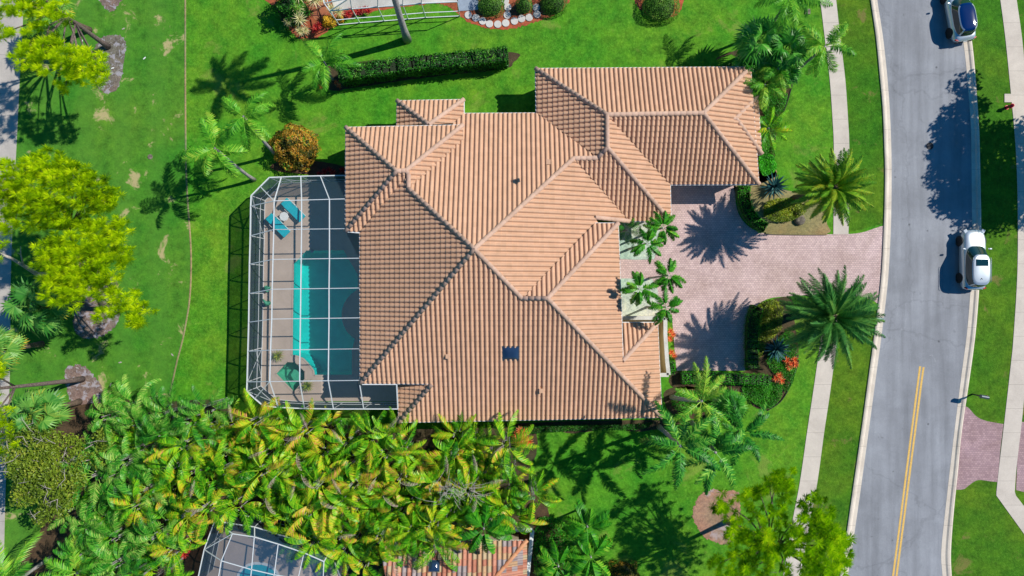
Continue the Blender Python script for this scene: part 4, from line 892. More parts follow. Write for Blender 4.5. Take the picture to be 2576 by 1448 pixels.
# pines
def tuft(rng, m, c, r, t, n=78):
    c = Vector(c)
    for _ in range(n):
        d = Vector((rng.gauss(0, 1), rng.gauss(0, 1), abs(rng.gauss(0, 1)) * .8 + .05)).normalized(); s_ = d.orthogonal().normalized() * .017
        e = c + d * r * rng.uniform(.7, 1.1); q = c + d * r * .45
        m.add([tuple(q - s_), tuple(q + s_), tuple(e)], [(0, 1, 2)], t + rng.uniform(-.12, .12)) if False else m.add([tuple(c), tuple(q + s_ * 1.3), tuple(e), tuple(q - s_ * 1.3)], [(0, 1, 2, 3)], t + rng.uniform(-.14, .14))
def pine(seed, base, tr_top, blobs, label, mat='pine', dens=1.0, r0=.2, name='pine_tree', tr=.46, sparse=.6):
    rng = random.Random(seed); b = G(*base); t = thing(name, b, label, 'pine tree', 'pines'); top = P(*tr_top) - b
    tm = MB(); pts = [Vector((top.x * (i / 8) ** 1.15, top.y * (i / 8) ** 1.15, top.z * i / 8)) for i in range(9)]; tm.tube(pts, [r0 * (1.25 if i == 0 else 1) * (1 - .7 * i / 8) for i in range(9)], 9)
    cm = MB()
    for (x, y, h, r_) in blobs:
        c = P(x, y, h) - b; rad = r_ * 1.08 / K * (1 - h / H); k = max(2, min(7, round((c.z - .8) / max(.1, top.z) * 8 - 1))); a = pts[k]
        mid = (a + c) / 2 + Vector((rng.uniform(-.3, .3), rng.uniform(-.3, .3), .25)); tm.tube([a, mid, c], [.07, .05, .03], 6)
        nt_ = int(dens * (rad ** 2) * 20) + 5
        for j in range(nt_):
            u = rng.uniform(0, 6.28); q = math.sqrt(rng.random()); z = math.sqrt(max(0, 1 - q * q)) * .5
            p = c + Vector((q * rad * math.cos(u), q * rad * math.sin(u), z * rad + rng.uniform(-.6, .25)))
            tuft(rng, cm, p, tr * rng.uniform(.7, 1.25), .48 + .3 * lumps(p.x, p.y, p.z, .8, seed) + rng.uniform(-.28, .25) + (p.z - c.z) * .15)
            if rng.random() < .35: tm.tube([c + (p - c) * .2, p - Vector((0, 0, .05))], [.02, .01], 4, caps=False)
    tm.build('trunk', M['bark'], t, smooth=True); cm.build('crown', M[mat], t); return t
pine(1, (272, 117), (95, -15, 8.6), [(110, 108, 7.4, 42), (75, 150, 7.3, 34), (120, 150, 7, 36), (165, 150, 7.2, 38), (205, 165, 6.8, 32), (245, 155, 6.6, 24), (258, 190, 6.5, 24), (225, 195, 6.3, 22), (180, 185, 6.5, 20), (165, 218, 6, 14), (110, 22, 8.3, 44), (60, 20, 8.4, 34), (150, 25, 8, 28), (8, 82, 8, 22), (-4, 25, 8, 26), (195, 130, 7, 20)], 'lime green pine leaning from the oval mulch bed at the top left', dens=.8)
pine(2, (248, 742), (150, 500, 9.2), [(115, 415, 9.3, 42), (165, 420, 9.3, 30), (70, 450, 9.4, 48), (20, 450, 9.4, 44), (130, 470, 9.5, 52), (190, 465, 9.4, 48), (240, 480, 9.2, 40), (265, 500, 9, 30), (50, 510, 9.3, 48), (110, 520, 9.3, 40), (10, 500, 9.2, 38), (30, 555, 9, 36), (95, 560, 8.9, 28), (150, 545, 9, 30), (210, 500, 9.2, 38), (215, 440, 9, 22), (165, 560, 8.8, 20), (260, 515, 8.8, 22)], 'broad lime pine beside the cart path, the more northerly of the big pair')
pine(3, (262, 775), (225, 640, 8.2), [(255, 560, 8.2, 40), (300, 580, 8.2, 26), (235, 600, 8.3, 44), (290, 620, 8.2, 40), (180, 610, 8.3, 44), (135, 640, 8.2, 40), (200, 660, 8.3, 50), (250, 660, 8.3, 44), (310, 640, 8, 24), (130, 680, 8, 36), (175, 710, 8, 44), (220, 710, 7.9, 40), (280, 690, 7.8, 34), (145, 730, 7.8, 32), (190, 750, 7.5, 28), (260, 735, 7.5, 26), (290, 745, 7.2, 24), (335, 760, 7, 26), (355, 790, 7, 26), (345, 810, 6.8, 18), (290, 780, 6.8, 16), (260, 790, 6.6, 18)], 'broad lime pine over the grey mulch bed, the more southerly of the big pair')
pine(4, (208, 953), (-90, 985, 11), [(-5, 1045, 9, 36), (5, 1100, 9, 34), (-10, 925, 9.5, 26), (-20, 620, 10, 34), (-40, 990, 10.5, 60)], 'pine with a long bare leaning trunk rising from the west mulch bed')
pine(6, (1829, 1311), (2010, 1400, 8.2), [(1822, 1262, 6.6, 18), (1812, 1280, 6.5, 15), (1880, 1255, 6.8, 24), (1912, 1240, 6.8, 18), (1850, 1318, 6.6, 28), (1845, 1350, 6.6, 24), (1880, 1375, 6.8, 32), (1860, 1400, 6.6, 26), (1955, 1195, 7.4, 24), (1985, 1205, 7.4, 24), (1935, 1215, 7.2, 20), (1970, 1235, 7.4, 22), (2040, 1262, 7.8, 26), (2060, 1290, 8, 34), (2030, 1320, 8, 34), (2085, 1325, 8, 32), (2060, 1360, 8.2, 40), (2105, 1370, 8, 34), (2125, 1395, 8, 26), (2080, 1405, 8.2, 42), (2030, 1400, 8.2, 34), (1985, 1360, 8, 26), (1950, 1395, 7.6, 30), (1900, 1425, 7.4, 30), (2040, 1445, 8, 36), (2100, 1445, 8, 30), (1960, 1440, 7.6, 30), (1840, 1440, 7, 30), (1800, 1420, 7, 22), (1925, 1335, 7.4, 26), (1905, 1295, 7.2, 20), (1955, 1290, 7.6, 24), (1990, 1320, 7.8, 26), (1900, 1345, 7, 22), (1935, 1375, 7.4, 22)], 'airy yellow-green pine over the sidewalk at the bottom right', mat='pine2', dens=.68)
# dead snag by the path
t = thing('dead_tree', G(120, 690), 'bleached bare snag leaning over the cart path', 'dead tree'); m = MB(); o0 = t.location
pp = [P(95, 690, 1.0) - o0, P(60, 668, 3) - o0, P(30, 650, 4) - o0, P(-10, 634, 5) - o0]
m.tube([Vector((0, 0, 0))] + pp, [.2, .17, .13, .11, .09], 8); m.tube([pp[1], P(52, 640, 4.2) - o0, P(52, 620, 4.8) - o0], [.08, .05, .02], 6); m.tube([P(52, 640, 4.2) - o0, P(44, 636, 4.7) - o0], [.04, .02], 5); m.build('trunk', M['deadwood'], t, smooth=True)

# olive-coloured broadleaf tree bottom left
def broadleaf(seed, base, c, rx, ry, hz, n, size, mat, label, deadw=True, name='broadleaf_tree', hs=1.0):
    rng = random.Random(seed); b = G(*base); t = thing(name, b, label, 'tree'); tm = MB(); cm = MB(); ctr = P(*c) - b
    tm.tube([(0, 0, 0), tuple(ctr * .5 + Vector((.1, .1, 0))), tuple(ctr - Vector((0, 0, .5)))], [.24, .18, .12], 9)
    blobs = []
    for i in range(34):
        a = i * 2.39996; q = math.sqrt((i + .5) / 34); q *= 1 + .35 * math.sin(a * 3 + seed) ; p = ctr + Vector((rx * q * math.cos(a), ry * q * math.sin(a), hz * (.5 - q * q * .7) + rng.uniform(-.3, .3))); blobs.append(p)
        tm.tube([ctr - Vector((0, 0, .6)), (ctr + p) / 2 - Vector((0, 0, .25)), p], [.09, .05, .02], 5, caps=False)
    for i in range(n):
        p = rng.choice(blobs); u = Vector((rng.gauss(0, 1), rng.gauss(0, 1), rng.gauss(0, .8) + .3)).normalized() * rng.uniform(.35, .8) * hs; q = p + u
        leaf_at(cm, rng, q, (u.x * .5, u.y * .5, 1), size, .45 + .3 * lumps(q.x, q.y, q.z, .9, seed) + rng.uniform(-.2, .2), .6, .55)
    if deadw:
        for i in range(30):
            p = rng.choice(blobs[8:]) + Vector((0, 0, .75)); d = Vector((rng.gauss(0, 1), rng.gauss(0, 1), .15)).normalized(); tm.tube([p, p + d * .45 + Vector((0, 0, .08)), p + d * .8], [.022, .016, .006], 4, caps=False); e = Vector((-d.y, d.x, .1)); tm.tube([p + d * .4, p + d * .6 + e * .3], [.013, .005], 4, caps=False)
    tm.build('trunk', M['deadwood'] if deadw else M['bark'], t, smooth=True); cm.build('crown', M[mat], t); return t
broadleaf(7, (230, 1140), (125, 1175, 4.6), 3.1, 3.3, 1.8, 8500, .20, 'oak', 'olive green broadleaf tree with pale bare twigs at the lower left')
broadleaf(8, (2660, 275), (2985, 205, 8.6), 3.0, 4.9, 2.2, 9000, .36, 'oak', 'broad street tree east of the picture that shades the road and verge', False, hs=1.35)
broadleaf(9, (2760, 330), (3080, 290, 8.4), 2.6, 3.4, 2.0, 7000, .32, 'oak', 'second street tree farther east behind the hydrant', False, hs=1.5)

# shrubs and hedges
def shrub(name, x, y, rx, ry, h, n, size, mat, label, cat='shrub', group=None, core=True, **k):
    t = thing(name, G(x, y), label, cat, group); m = leaf_dome(int(x * 7 + y), rx / K, ry / K, h, n, size, core=core, **k)
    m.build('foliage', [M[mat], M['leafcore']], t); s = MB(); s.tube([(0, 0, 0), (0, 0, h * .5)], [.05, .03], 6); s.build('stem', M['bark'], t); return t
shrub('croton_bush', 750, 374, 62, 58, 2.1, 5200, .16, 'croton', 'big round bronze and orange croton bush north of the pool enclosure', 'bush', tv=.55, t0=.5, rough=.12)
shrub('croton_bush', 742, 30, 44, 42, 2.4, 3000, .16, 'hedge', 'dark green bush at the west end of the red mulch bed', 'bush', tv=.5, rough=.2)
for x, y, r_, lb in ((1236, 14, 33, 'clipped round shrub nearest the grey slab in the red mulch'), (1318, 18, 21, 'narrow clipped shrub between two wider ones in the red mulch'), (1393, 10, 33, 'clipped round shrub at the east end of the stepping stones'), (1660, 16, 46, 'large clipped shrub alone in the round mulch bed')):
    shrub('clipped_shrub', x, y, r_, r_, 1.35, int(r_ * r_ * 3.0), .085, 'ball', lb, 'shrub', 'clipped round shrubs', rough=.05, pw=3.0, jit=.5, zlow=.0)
def hedge(name, line, wd, h, mat, label, dens=170, size=.09, cat='hedge', t0=.45, seed=1, z0=0.0):
    rng = random.Random(seed); pts = [G(*p) for p in catmull(line, 6)]; t = thing(name, pts[0], label, cat); o0 = t.location; m = MB(); co = MB()
    seg = [(a - o0, b - o0) for a, b in zip(pts, pts[1:])]
    for a, b in seg:
        d = (b - a); L_ = d.length; d = d.normalized(); s_ = Vector((-d.y, d.x, 0))
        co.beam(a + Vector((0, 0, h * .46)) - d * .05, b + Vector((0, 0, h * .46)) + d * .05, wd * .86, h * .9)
        for _ in range(int(L_ * (wd + 2 * h) * dens)):
            u = rng.uniform(0, L_); w_ = rng.uniform(-wd / 2 - h, wd / 2 + h); base = a + d * u
            k = 1 + .26 * lumps(base.x + o0.x, base.y + o0.y, w_, 1.4, seed)
            if abs(w_) < wd / 2: p = base + s_ * w_ + Vector((0, 0, h * k)); nr = (0, 0, 1)
            else:
                sg = 1 if w_ > 0 else -1; p = base + s_ * sg * (wd / 2) * k + Vector((0, 0, max(.03, h - (abs(w_) - wd / 2)))); nr = tuple(s_ * sg)
            leaf_at(m, rng, p + Vector((rng.gauss(0, .04), rng.gauss(0, .04), rng.gauss(0, .04))), nr, size, t0 + .3 * lumps(p.x, p.y, p.z, 1.2, seed + 3) + rng.uniform(-.25, .25), .6)
    for sg, (e, f) in ((-1, seg[0]), (1, seg[-1])):
        d = (f - e).normalized(); s_ = Vector((-d.y, d.x, 0)); c = (e if sg < 0 else f) + d * sg * .04
        for _ in range(int(wd * h * dens)): leaf_at(m, rng, c + s_ * rng.uniform(-wd / 2, wd / 2) + Vector((0, 0, rng.uniform(0, h))), tuple(d * sg), size, t0 + rng.uniform(-.25, .25), .6)
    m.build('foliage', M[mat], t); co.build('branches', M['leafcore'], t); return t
hedge('hedge', [(866, 200), (970, 186), (1080, 172), (1180, 163), (1276, 154)], 1.05, 1.75, 'hedge', 'long dark green hedge across the north lawn', 170, .16, t0=.5)
hedge('hedge', [(1869, 470), (1867, 500), (1877, 532), (1897, 560), (1918, 574)], .85, .7, 'box', 'bright curved clipped hedge beside the northern agave bed', 240, .08, seed=2)
hedge('hedge', [(1900, 772), (1890, 800), (1886, 850), (1888, 922)], .95, .7, 'cover', 'darker curved hedge along the driveway under the large date palm', 220, .08, seed=3, t0=.5)
hedge('hedge', [(1712, 948), (1770, 946), (1850, 950), (1930, 955)], .8, .75, 'box', 'straight bright clipped hedge at the south end of the driveway', 240, .08, seed=4)
hedge('hedge', [(1686, 910), (1687, 938)], .42, .65, 'box', 'short block of clipped hedge beside the courtyard wall', 240, .08, seed=5)
def cover(name, pts, h, n, size, mat, label, cat='ground cover', seed=1):
    poly = catmull(pts, 5, True); xs = [p[0] for p in poly]; ys_ = [p[1] for p in poly]; rng = random.Random(seed); m = MB(); k = 0; o0 = G(pts[0][0], pts[0][1])
    while k < n:
        x, y = rng.uniform(min(xs), max(xs)), rng.uniform(min(ys_), max(ys_))
        if not inside((x, y), poly): continue
        k += 1; p = G(x, y) - o0; z = h * (.55 + .6 * lumps(p.x, p.y, 0, 1.5, seed)); p.z = max(.04, z * rng.uniform(.5, 1.1)); leaf_at(m, rng, p, (0, 0, 1), size, .45 + .35 * lumps(p.x, p.y, 0, 1.1, seed + 9) + rng.uniform(-.25, .25), .6)
    o_ = m.build(name, M[mat]); o_.location = o0; return tag(o_, label, cat, kind='stuff')
cover('ground_cover', [(1884, 965), (1960, 962), (1965, 985), (1950, 1015), (1925, 1026), (1890, 1010), (1865, 980)], .5, 5200, .10, 'cover', 'dark green ground cover in the bed south of the driveway', seed=2)
cover('ground_cover', [(1905, 215), (1975, 235), (1968, 275), (1950, 300), (1930, 300), (1905, 260)], .55, 3600, .11, 'cover', 'green ground cover along the east side of the garage', seed=3)
cover('ground_cover', [(1965, 300), (1948, 330), (1948, 395), (1930, 400), (1912, 380), (1905, 300), (1930, 295)], .5, 3000, .11, 'cover', 'green ground cover between the areca and the garage wall', seed=12)
cover('ground_cover', [(1955, 850), (1985, 830), (2003, 880), (1998, 940), (1975, 985), (1962, 960), (1935, 925), (1925, 900)], .45, 4200, .11, 'cover', 'green ground cover around the southern agave', seed=13)
cover('ground_cover', [(1905, 130), (1960, 135), (1992, 180), (1985, 215), (1900, 210), (1888, 165)], .5, 3600, .12, 'cover', 'green ground cover beneath the fan palms', seed=14)
cover('ground_cover', [(1700, 985), (1760, 980), (1815, 985), (1815, 1015), (1740, 1040), (1690, 1020)], .4, 2600, .12, 'cover', 'green ground cover beneath the front palm cluster', seed=15)
cover('ground_cover', [(1908, 390), (1945, 395), (1948, 430), (1915, 440)], .4, 1800, .11, 'box', 'bright ground cover under the garage corner', seed=4)
cover('ground_cover', [(1905, 765), (1960, 760), (1960, 830), (1925, 860), (1908, 900), (1900, 850)], .7, 3400, .12, 'olive_bush', 'yellow-green low planting beneath the large date palm', seed=6)
cover('ground_cover', [(1930, 505), (2005, 500), (2030, 520), (1995, 552), (1945, 558), (1920, 540)], .7, 3600, .13, 'olive_bush', 'yellow-green low planting beneath the northern date palm', seed=7)
cover('ground_cover', [(1300, 1070), (1560, 1066), (1640, 1062), (1600, 1078), (1440, 1082), (1330, 1088)], .5, 3200, .11, 'hedge', 'dark low planting along the south wall of the house', seed=8)
cover('ground_cover', [(1820, 165), (1870, 150), (1900, 160), (1880, 200), (1830, 175)], .5, 1500, .11, 'hedge', 'dark low planting north of the garage corner', seed=9)
cover('ground_cover', [(1350, 1310), (1400, 1300), (1450, 1340), (1440, 1448), (1350, 1448)], .6, 4500, .14, 'cover', 'mixed low planting east of the blue-white wall', seed=10)
# rosettes
def rosette(seed, n, L, wd, elo, ehi, t0=.5, drop=.6, thick=.0, zs=0.0):
    rng = random.Random(seed); m = MB()
    for i in range(n):
        q = i / (n - 1); e = ehi + (elo - ehi) * q + rng.uniform(-.1, .1); az = i * 2.39996 + rng.uniform(-.15, .15); l = L * rng.uniform(.85, 1.1); tt = t0 + rng.uniform(-.3, .3); rows = []
        x = z = 0; N = 4
        for k in range(N + 1):
            s = k / N; w_ = wd * (1 - s ** 2.2) * (.7 + .6 * s * (1 - s) * 2); rows.append((x, z, w_ / 2)); ee = e - drop * s; x += math.cos(ee) * l / N; z += math.sin(ee) * l / N
        ca, sa = math.cos(az), math.sin(az); vs = []
        for x_, z_, w_ in rows:
            for yy, dz in ((-w_, w_ * .5), (0, 0), (w_, w_ * .5)): vs.append((x_ * ca - yy * sa, x_ * sa + yy * ca, z_ + dz + zs))
        m.add(vs, [(k * 3 + j, (k + 1) * 3 + j, (k + 1) * 3 + j + 1, k * 3 + j + 1) for k in range(N) for j in range(2)], tt)
    return m
AG = rosette(3, 42, 1.2, .15, R(2), R(80), drop=.15).mesh('agave_leaves', M['agave'])
def agave(x, y, lb, rz):
    t = thing('agave', G(x, y), lb, 'agave', 'blue agaves'); c = link('rosette', AG, t); c.location = (0, 0, .15); c.rotation_euler = (0, 0, rz); s = MB(); s.tube([(0, 0, 0), (0, 0, .3)], .12, 8); s.build('stem', M['bark'], t)
agave(1945, 470, 'spiky blue-green agave north of the driveway by the garage corner', 0); agave(1951, 877, 'spiky blue-green agave south of the driveway beside the large date palm', 1.1)
DR = rosette(5, 46, .62, .06, R(-20), R(85), drop=.7).mesh('dracaena_leaves', M['dracaena'])
for i, (x, y, h, s, lb) in enumerate(((752, -4, 1.6, 1.2, 'pale dracaena at the very top edge by the dark bush'), (771, 14, 1.9, 1.2, 'tall pale dracaena just north of the mulch bed point'), (764, 42, 1.5, .95, 'pale dracaena in the middle of the row beside the dark bush'), (768, 66, 1.4, 1.1, 'pale dracaena with long trailing leaves over the bed'), (734, 66, .9, .75, 'small pale dracaena at the edge of the dark bush'), (763, 88, .8, .8, 'pale pinkish dracaena at the south point of the bed'), (776, 84, .7, .7, 'tiny pale dracaena beside the red-leaved plant'), (806, 22, 1.5, 1.1, 'pale dracaena left of the neighbouring screen enclosure'), (823, 12, 1.5, .95, 'pale dracaena touching the neighbouring screen enclosure'), (842, 34, 1.0, .85, 'pale dracaena above the yellow croton'), (860, 42, .9, .85, 'pale dracaena east of the yellow croton'), (790, 2, 1.6, 1.0, 'pale dracaena on the terracotta slabs at the top edge'))):
    t = thing('dracaena', G(x, y), lb, 'dracaena', 'pale striped dracaenas in the red mulch bed'); c = link('rosette', DR, t); c.location = (0, 0, h); c.scale = (s,) * 3; c.rotation_euler = (0, 0, i)
    m = MB(); m.tube([(0, 0, 0), (0, 0, h)], .03, 5); m.build('stem', M['trunk'], t)
BRm = rosette(9, 22, .36, .075, R(10), R(75), drop=.5).mesh('bromeliad_leaves', M['brom'])
RDm = rosette(8, 26, .38, .07, R(0), R(80), drop=.4).mesh('red_leaves', M['redleaf'])
def cluster(name, me, spots, label, cat, h=.05, s=1.0, group=None):
    x0, y0 = spots[0]; t = thing(name, G(x0, y0), label, cat, group)
    for i, (x, y) in enumerate(spots): c = link('rosette', me, t); c.location = G(x, y) - t.location + Vector((0, 0, h + .05 * (i % 3))); c.scale = (s,) * 3; c.rotation_euler = (0, 0, i * 1.7)
cluster('bromeliad', BRm, [(1684, 832), (1690, 840), (1682, 850)], 'orange-red bromeliads in white gravel, the pair nearer the palms', 'bromeliad', .25)
cluster('bromeliad', BRm, [(1686, 885), (1693, 893)], 'orange-red bromeliads beside the short clipped hedge', 'bromeliad', .25)
cluster('bromeliad', BRm, [(1975, 905), (1985, 912), (1993, 903), (1981, 922), (1996, 915)], 'orange-red bromeliads on the bed edge south of the agave', 'bromeliad', .25)
cluster('bromeliad', BRm, [(1947, 950), (1955, 943), (1960, 955)], 'orange-red bromeliads amid the dark ground cover', 'bromeliad', .3)
cluster('bromeliad', BRm, [(1300, 1090), (1308, 1078), (1316, 1095), (1322, 1108), (1308, 1112), (1330, 1104), (1300, 1102), (1318, 1082)], 'large orange-red bromeliad clump at the south wall of the house', 'bromeliad', .7, 1.25)
cluster('bromeliad', BRm, [(806, 212), (810, 222)], 'small red bromeliad under the young queen palm', 'bromeliad', .2, .8)
cluster('bromeliad', BRm, [(848, 210), (856, 218)], 'small red bromeliad at the west end of the long hedge', 'bromeliad', .2, .8)
cluster('red_leaf_plant', RDm, [(798, 72), (806, 68), (802, 80), (796, 82)], 'crimson-leaved plant near the point of the red mulch bed', 'plant', .35)
cluster('red_leaf_plant', RDm, [(870, 38), (880, 42), (888, 34)], 'crimson-leaved plant below the neighbouring screen enclosure', 'plant', .35)
cluster('red_leaf_plant', RDm, [(910, 30), (922, 28), (930, 34), (902, 34)], 'dark crimson plant in the shaded strip of mulch', 'plant', .3)
cluster('red_leaf_plant', RDm, [(820, 434), (832, 430), (842, 437), (864, 430), (808, 440)], 'dark red plants against the north screen of the pool enclosure', 'plant', .3, 1.0)
cluster('red_leaf_plant', RDm, [(478, 1352), (486, 1368), (478, 1382), (488, 1345)], 'crimson plant west of the lower screened enclosure', 'plant', .8, 1.2)
shrub('yellow_croton', 831, 56, 17, 15, .8, 700, .13, 'yellowcroton', 'bright yellow croton under the pale dracaenas', 'shrub'); shrub('yellow_croton', 859, 50, 11, 10, .6, 350, .13, 'yellowcroton', 'smaller yellow croton beside the crimson plant', 'shrub')
shrub('dark_shrub', 1568, 1440, 40, 34, 1.0, 1600, .15, 'croton', 'dark reddish green shrub at the bottom edge of the lawn', 'shrub', t0=.25)
shrub('low_shrub', 715, 72, 13, 9, .5, 300, .13, 'foxtail', 'small blue-green plant at the west edge of the mulch bed', 'shrub')
for i, (x, y, lb) in enumerate(((704, 893, 'potted plant between pool and outer screen'), (778, 968, 'potted plant on the corner below the spa'))):
    t = thing('potted_plant', G(x, y, .084), lb, 'potted plant', 'potted plants by the spa'); m = MB(); m.lathe([(0, .02), (.14, 0), (.2, .3), (.22, .32), (.18, .32), (0, .28)], 14); m.build('pot', M['terracotta'], t)
    m = rosette(30 + i, 46, .62, .055, R(-5), R(80), drop=1.0); m.build('foliage', M['olive_bush'], t).location = (0, 0, .3)

# dry flower stalks on the thicket
t = thing('dry_branches', P(1150, 1240, 4.6) * 1.0, 'tangle of dry brown palm stalks on top of the thicket', 'dry branches'); rr_ = random.Random(9); m = MB()
for i in range(70):
    a = rr_.uniform(0, 6.28); s = Vector((rr_.gauss(0, .8), rr_.gauss(.1, .35), rr_.uniform(-.1, .5))); d = Vector((math.cos(a), math.sin(a), rr_.uniform(-.5, .2))); L_ = rr_.uniform(.5, 1.6)
    m.tube([s, s + d * L_ * .5 + Vector((0, 0, .12)), s + d * L_ + Vector((0, 0, -.2))], [.018, .013, .006], 4, t=rr_.random(), caps=False)
m.build('stalks', M['deadwood'], t); m = MB(); m.tube([(0, 0, -4.6), (0, 0, 0)], [.08, .06], 7); m.build('trunk', M['trunk'], t); t.location.z = 4.6
for i in range(26):
    x, y = 0, 0
DFm = [MB() for _ in range(2)]
for k_, mm in enumerate(DFm):
    r3 = random.Random(90 + k_)
    mm.merge(frond(r3, 1.5, 26, .34, .026, R(45), R(-60), vup=.7, droop=.9, t0=.6, tv=.4, lj=.4), rotm(r3.random(), .4))
DFm = [mm.mesh('dry_fronds', M['dryleaf']) for mm in DFm]
for i, s_ in enumerate(rng.sample([s for s in spots if s[0] > 380], 26)):
    x, y = s_[0] + rng.uniform(-14, 14), s_[1] + rng.uniform(-14, 14); par = None
    o_ = link('dry_frond', DFm[i % 2]); o_.location = P(x, y, 4.7 + rng.uniform(-.2, .3)); o_.rotation_euler = (0, 0, rng.uniform(0, 6.28)); tag(o_, 'withered greyish frond resting in the crowns of the thicket', 'dry frond', 'withered fronds in the thicket')

# stepping stones, slab, patio, valve cover and other ground items
st = [(1178, 38), (1197, 45), (1214, 53), (1231, 60), (1252, 61), (1272, 58), (1294, 53), (1312, 47), (1331, 44), (1351, 36), (1276, 38), (1277, 18), (1349, 19), (1271, 2)]
sm_ = MB(); sm_.lathe([(0, .06), (.27, .06), (.29, .045), (.29, 0)], 20); sme = sm_.mesh('stepping_stone', M['stone'])
ord_ = ['stepping stone at the west end of the curved row', 'second stepping stone from the west in the curved row', 'third stepping stone from the west in the curved row', 'fourth stepping stone from the west, half in shade', 'stepping stone at the lowest point of the curve, left one', 'stepping stone at the lowest point of the curve, right one', 'seventh stepping stone from the west, fully sunlit', 'eighth stepping stone from the west, fully sunlit', 'ninth stepping stone from the west below the right shrub', 'stepping stone at the east end of the curved row', 'stepping stone in shade just north of the curved row', 'stepping stone between the left and narrow clipped shrubs', 'stepping stone between the narrow and right clipped shrubs', 'stepping stone at the top edge between the shrubs']
for (x, y), lb in zip(st, ord_):
    o_ = link('stepping_stone', sme); o_.location = G(x, y, .014); tag(o_, lb, 'stepping stone', 'round stepping stones in the red mulch')
setting(sheet('slab', [(1150, -40), (1204, -40), (1203, 25), (1153, 28)], .06, M['slab'], .06))
setting(sheet('patio', [(760, -60), (835, -60), (822, 40), (792, 50), (772, 20)], .03, M['patio'], .03))
o_ = sheet('neighbour_deck', [(812, -80), (1150, -80), (1150, 2), (1000, 16), (842, 26)], .05, M['wallcap'], .05); setting(o_)
def disc(name, x, y, r_, h, mat, label, cat):
    m = MB(); m.lathe([(0, h), (r_, h), (r_ * 1.04, h * .6), (r_ * 1.04, 0)], 24); o_ = m.build(name, M[mat]); o_.location = G(x, y, .01); return tag(o_, label, cat)
disc('manhole_cover', 2339, 367, .27, .015, 'iron', 'dark round cover in the road at the edge of the tree shadow', 'manhole cover')
disc('drain_cover', 378, 394, .19, .03, 'rock', 'round brown drain cover in the fairway grass', 'drain cover')
m = MB(); m.box((0, 0, .03), (.42, .40, .06)); o_ = m.build('meter_box', M['rock']); o_.location = G(2031, 29); tag(o_, 'square grey meter box lid in the lawn beside the sidewalk', 'meter box')
t = thing('boulder', G(2010, 553), 'flat brown boulder in the gravel under the northern date palm', 'rock'); m = MB(); m.lathe([(.0, .35), (.25, .36), (.42, .25), (.46, .1), (.4, 0)], 7); m.build('stone', M['rock'], t, bevel=.05)
rr_ = random.Random(4)
for i in range(9):
    x, y = ((107, 90)[0], 0) if False else [(364, 146), (284, 171), (207, 104), (311, 72), (303, 911), (279, 967), (195, 925), (255, 980), (434, 892)][i]
    o_ = MB(); o_.lathe([(0, .02), (.05, .02), (.02, .0)], 5); b_ = o_.build('fallen_frond_piece', M['white'] if i < 3 else M['deadwood']); b_.location = G(x, y, .014); b_.scale = (3.2, 1.1, 1); b_.rotation_euler = (0, 0, rr_.uniform(0, 3)); tag(b_, ['white scrap on the fairway grass north of the drain cover', 'white scrap on the grey mulch under the top left pine', 'white scrap on the grass west of the oval mulch bed', 'brown scrap on the grass between the two top mulch beds', 'brown scrap on the bare fairway patch north of the thicket', 'brown scrap on the bare patch beside the west mulch bed', 'brown scrap at the top of the west mulch bed', 'brown scrap on the lower side of the west mulch bed', 'brown scrap on the fairway close to the dirt edging line'][i], 'debris', 'scraps lying on the fairway')

# hydrant with pad
t = thing('fire_hydrant', G(2532, 270, 0), 'red fire hydrant in the tree shade beside the east sidewalk', 'fire hydrant')
m = MB(); m.lathe([(0, 0), (.17, 0), (.17, .05), (.11, .06), (.11, .55), (.15, .57), (.15, .62), (.11, .64), (.09, .74), (.03, .79), (.03, .84), (0, .84)], 14); m.build('barrel', M['red'], t, smooth=False)
for a in (0, R(180), R(270)):
    m = MB(); m.tube([(.09 * math.cos(a), .09 * math.sin(a), .44), (.19 * math.cos(a), .19 * math.sin(a), .44)], [.06, .065], 10); m.build('nozzle', M['red'], t)
o_ = sheet('valve_pad', [(2526, 236), (2543, 236), (2544, 257), (2526, 257)], .05, M['walk'], .05); tag(o_, 'small square concrete pad just north of the hydrant', 'concrete pad')
# mailboxes
def mailbox(x, y, h, rz, mat, label):
    t = thing('mailbox', G(x, y), label, 'mailbox', 'kerbside mailboxes', rz); m = MB(); m.box((0, 0, h / 2 - .1), (.1, .1, h - .2)); m.build('post', M['post'], t)
    m = MB(); n = 8; vs = []
    for xx in (-.28, .28):
        vs += [(xx, -.13, h - .2), (xx, .13, h - .2)] + [(xx, .13 * math.cos(math.pi * k / n), h - .05 + .13 * math.sin(math.pi * k / n)) for k in range(n + 1)]
    k_ = n + 3; fs = [tuple(range(k_))[::-1], tuple(range(k_, 2 * k_))] + [(i, (i + 1) % k_, k_ + (i + 1) % k_, k_ + i) for i in range(k_)]
    m.add(vs, fs); m.build('box', M[mat], t); m = MB(); m.box((.1, .15, h), (.03, .02, .16)); m.build('flag', M['red'], t)
    m = MB(); m.beam((-.28, 0, h - .28), (.0, 0, h - .28), .06); m.build('arm', M['post'], t)
mailbox(2446, 991, 1.42, R(-10), 'mailbox', 'dark mailbox on the east verge casting a shadow on the kerb')
mailbox(2190, 800, 1.35, R(175), 'mailbox_green', 'grey-green mailbox hanging over the west kerb beside the large date palm')

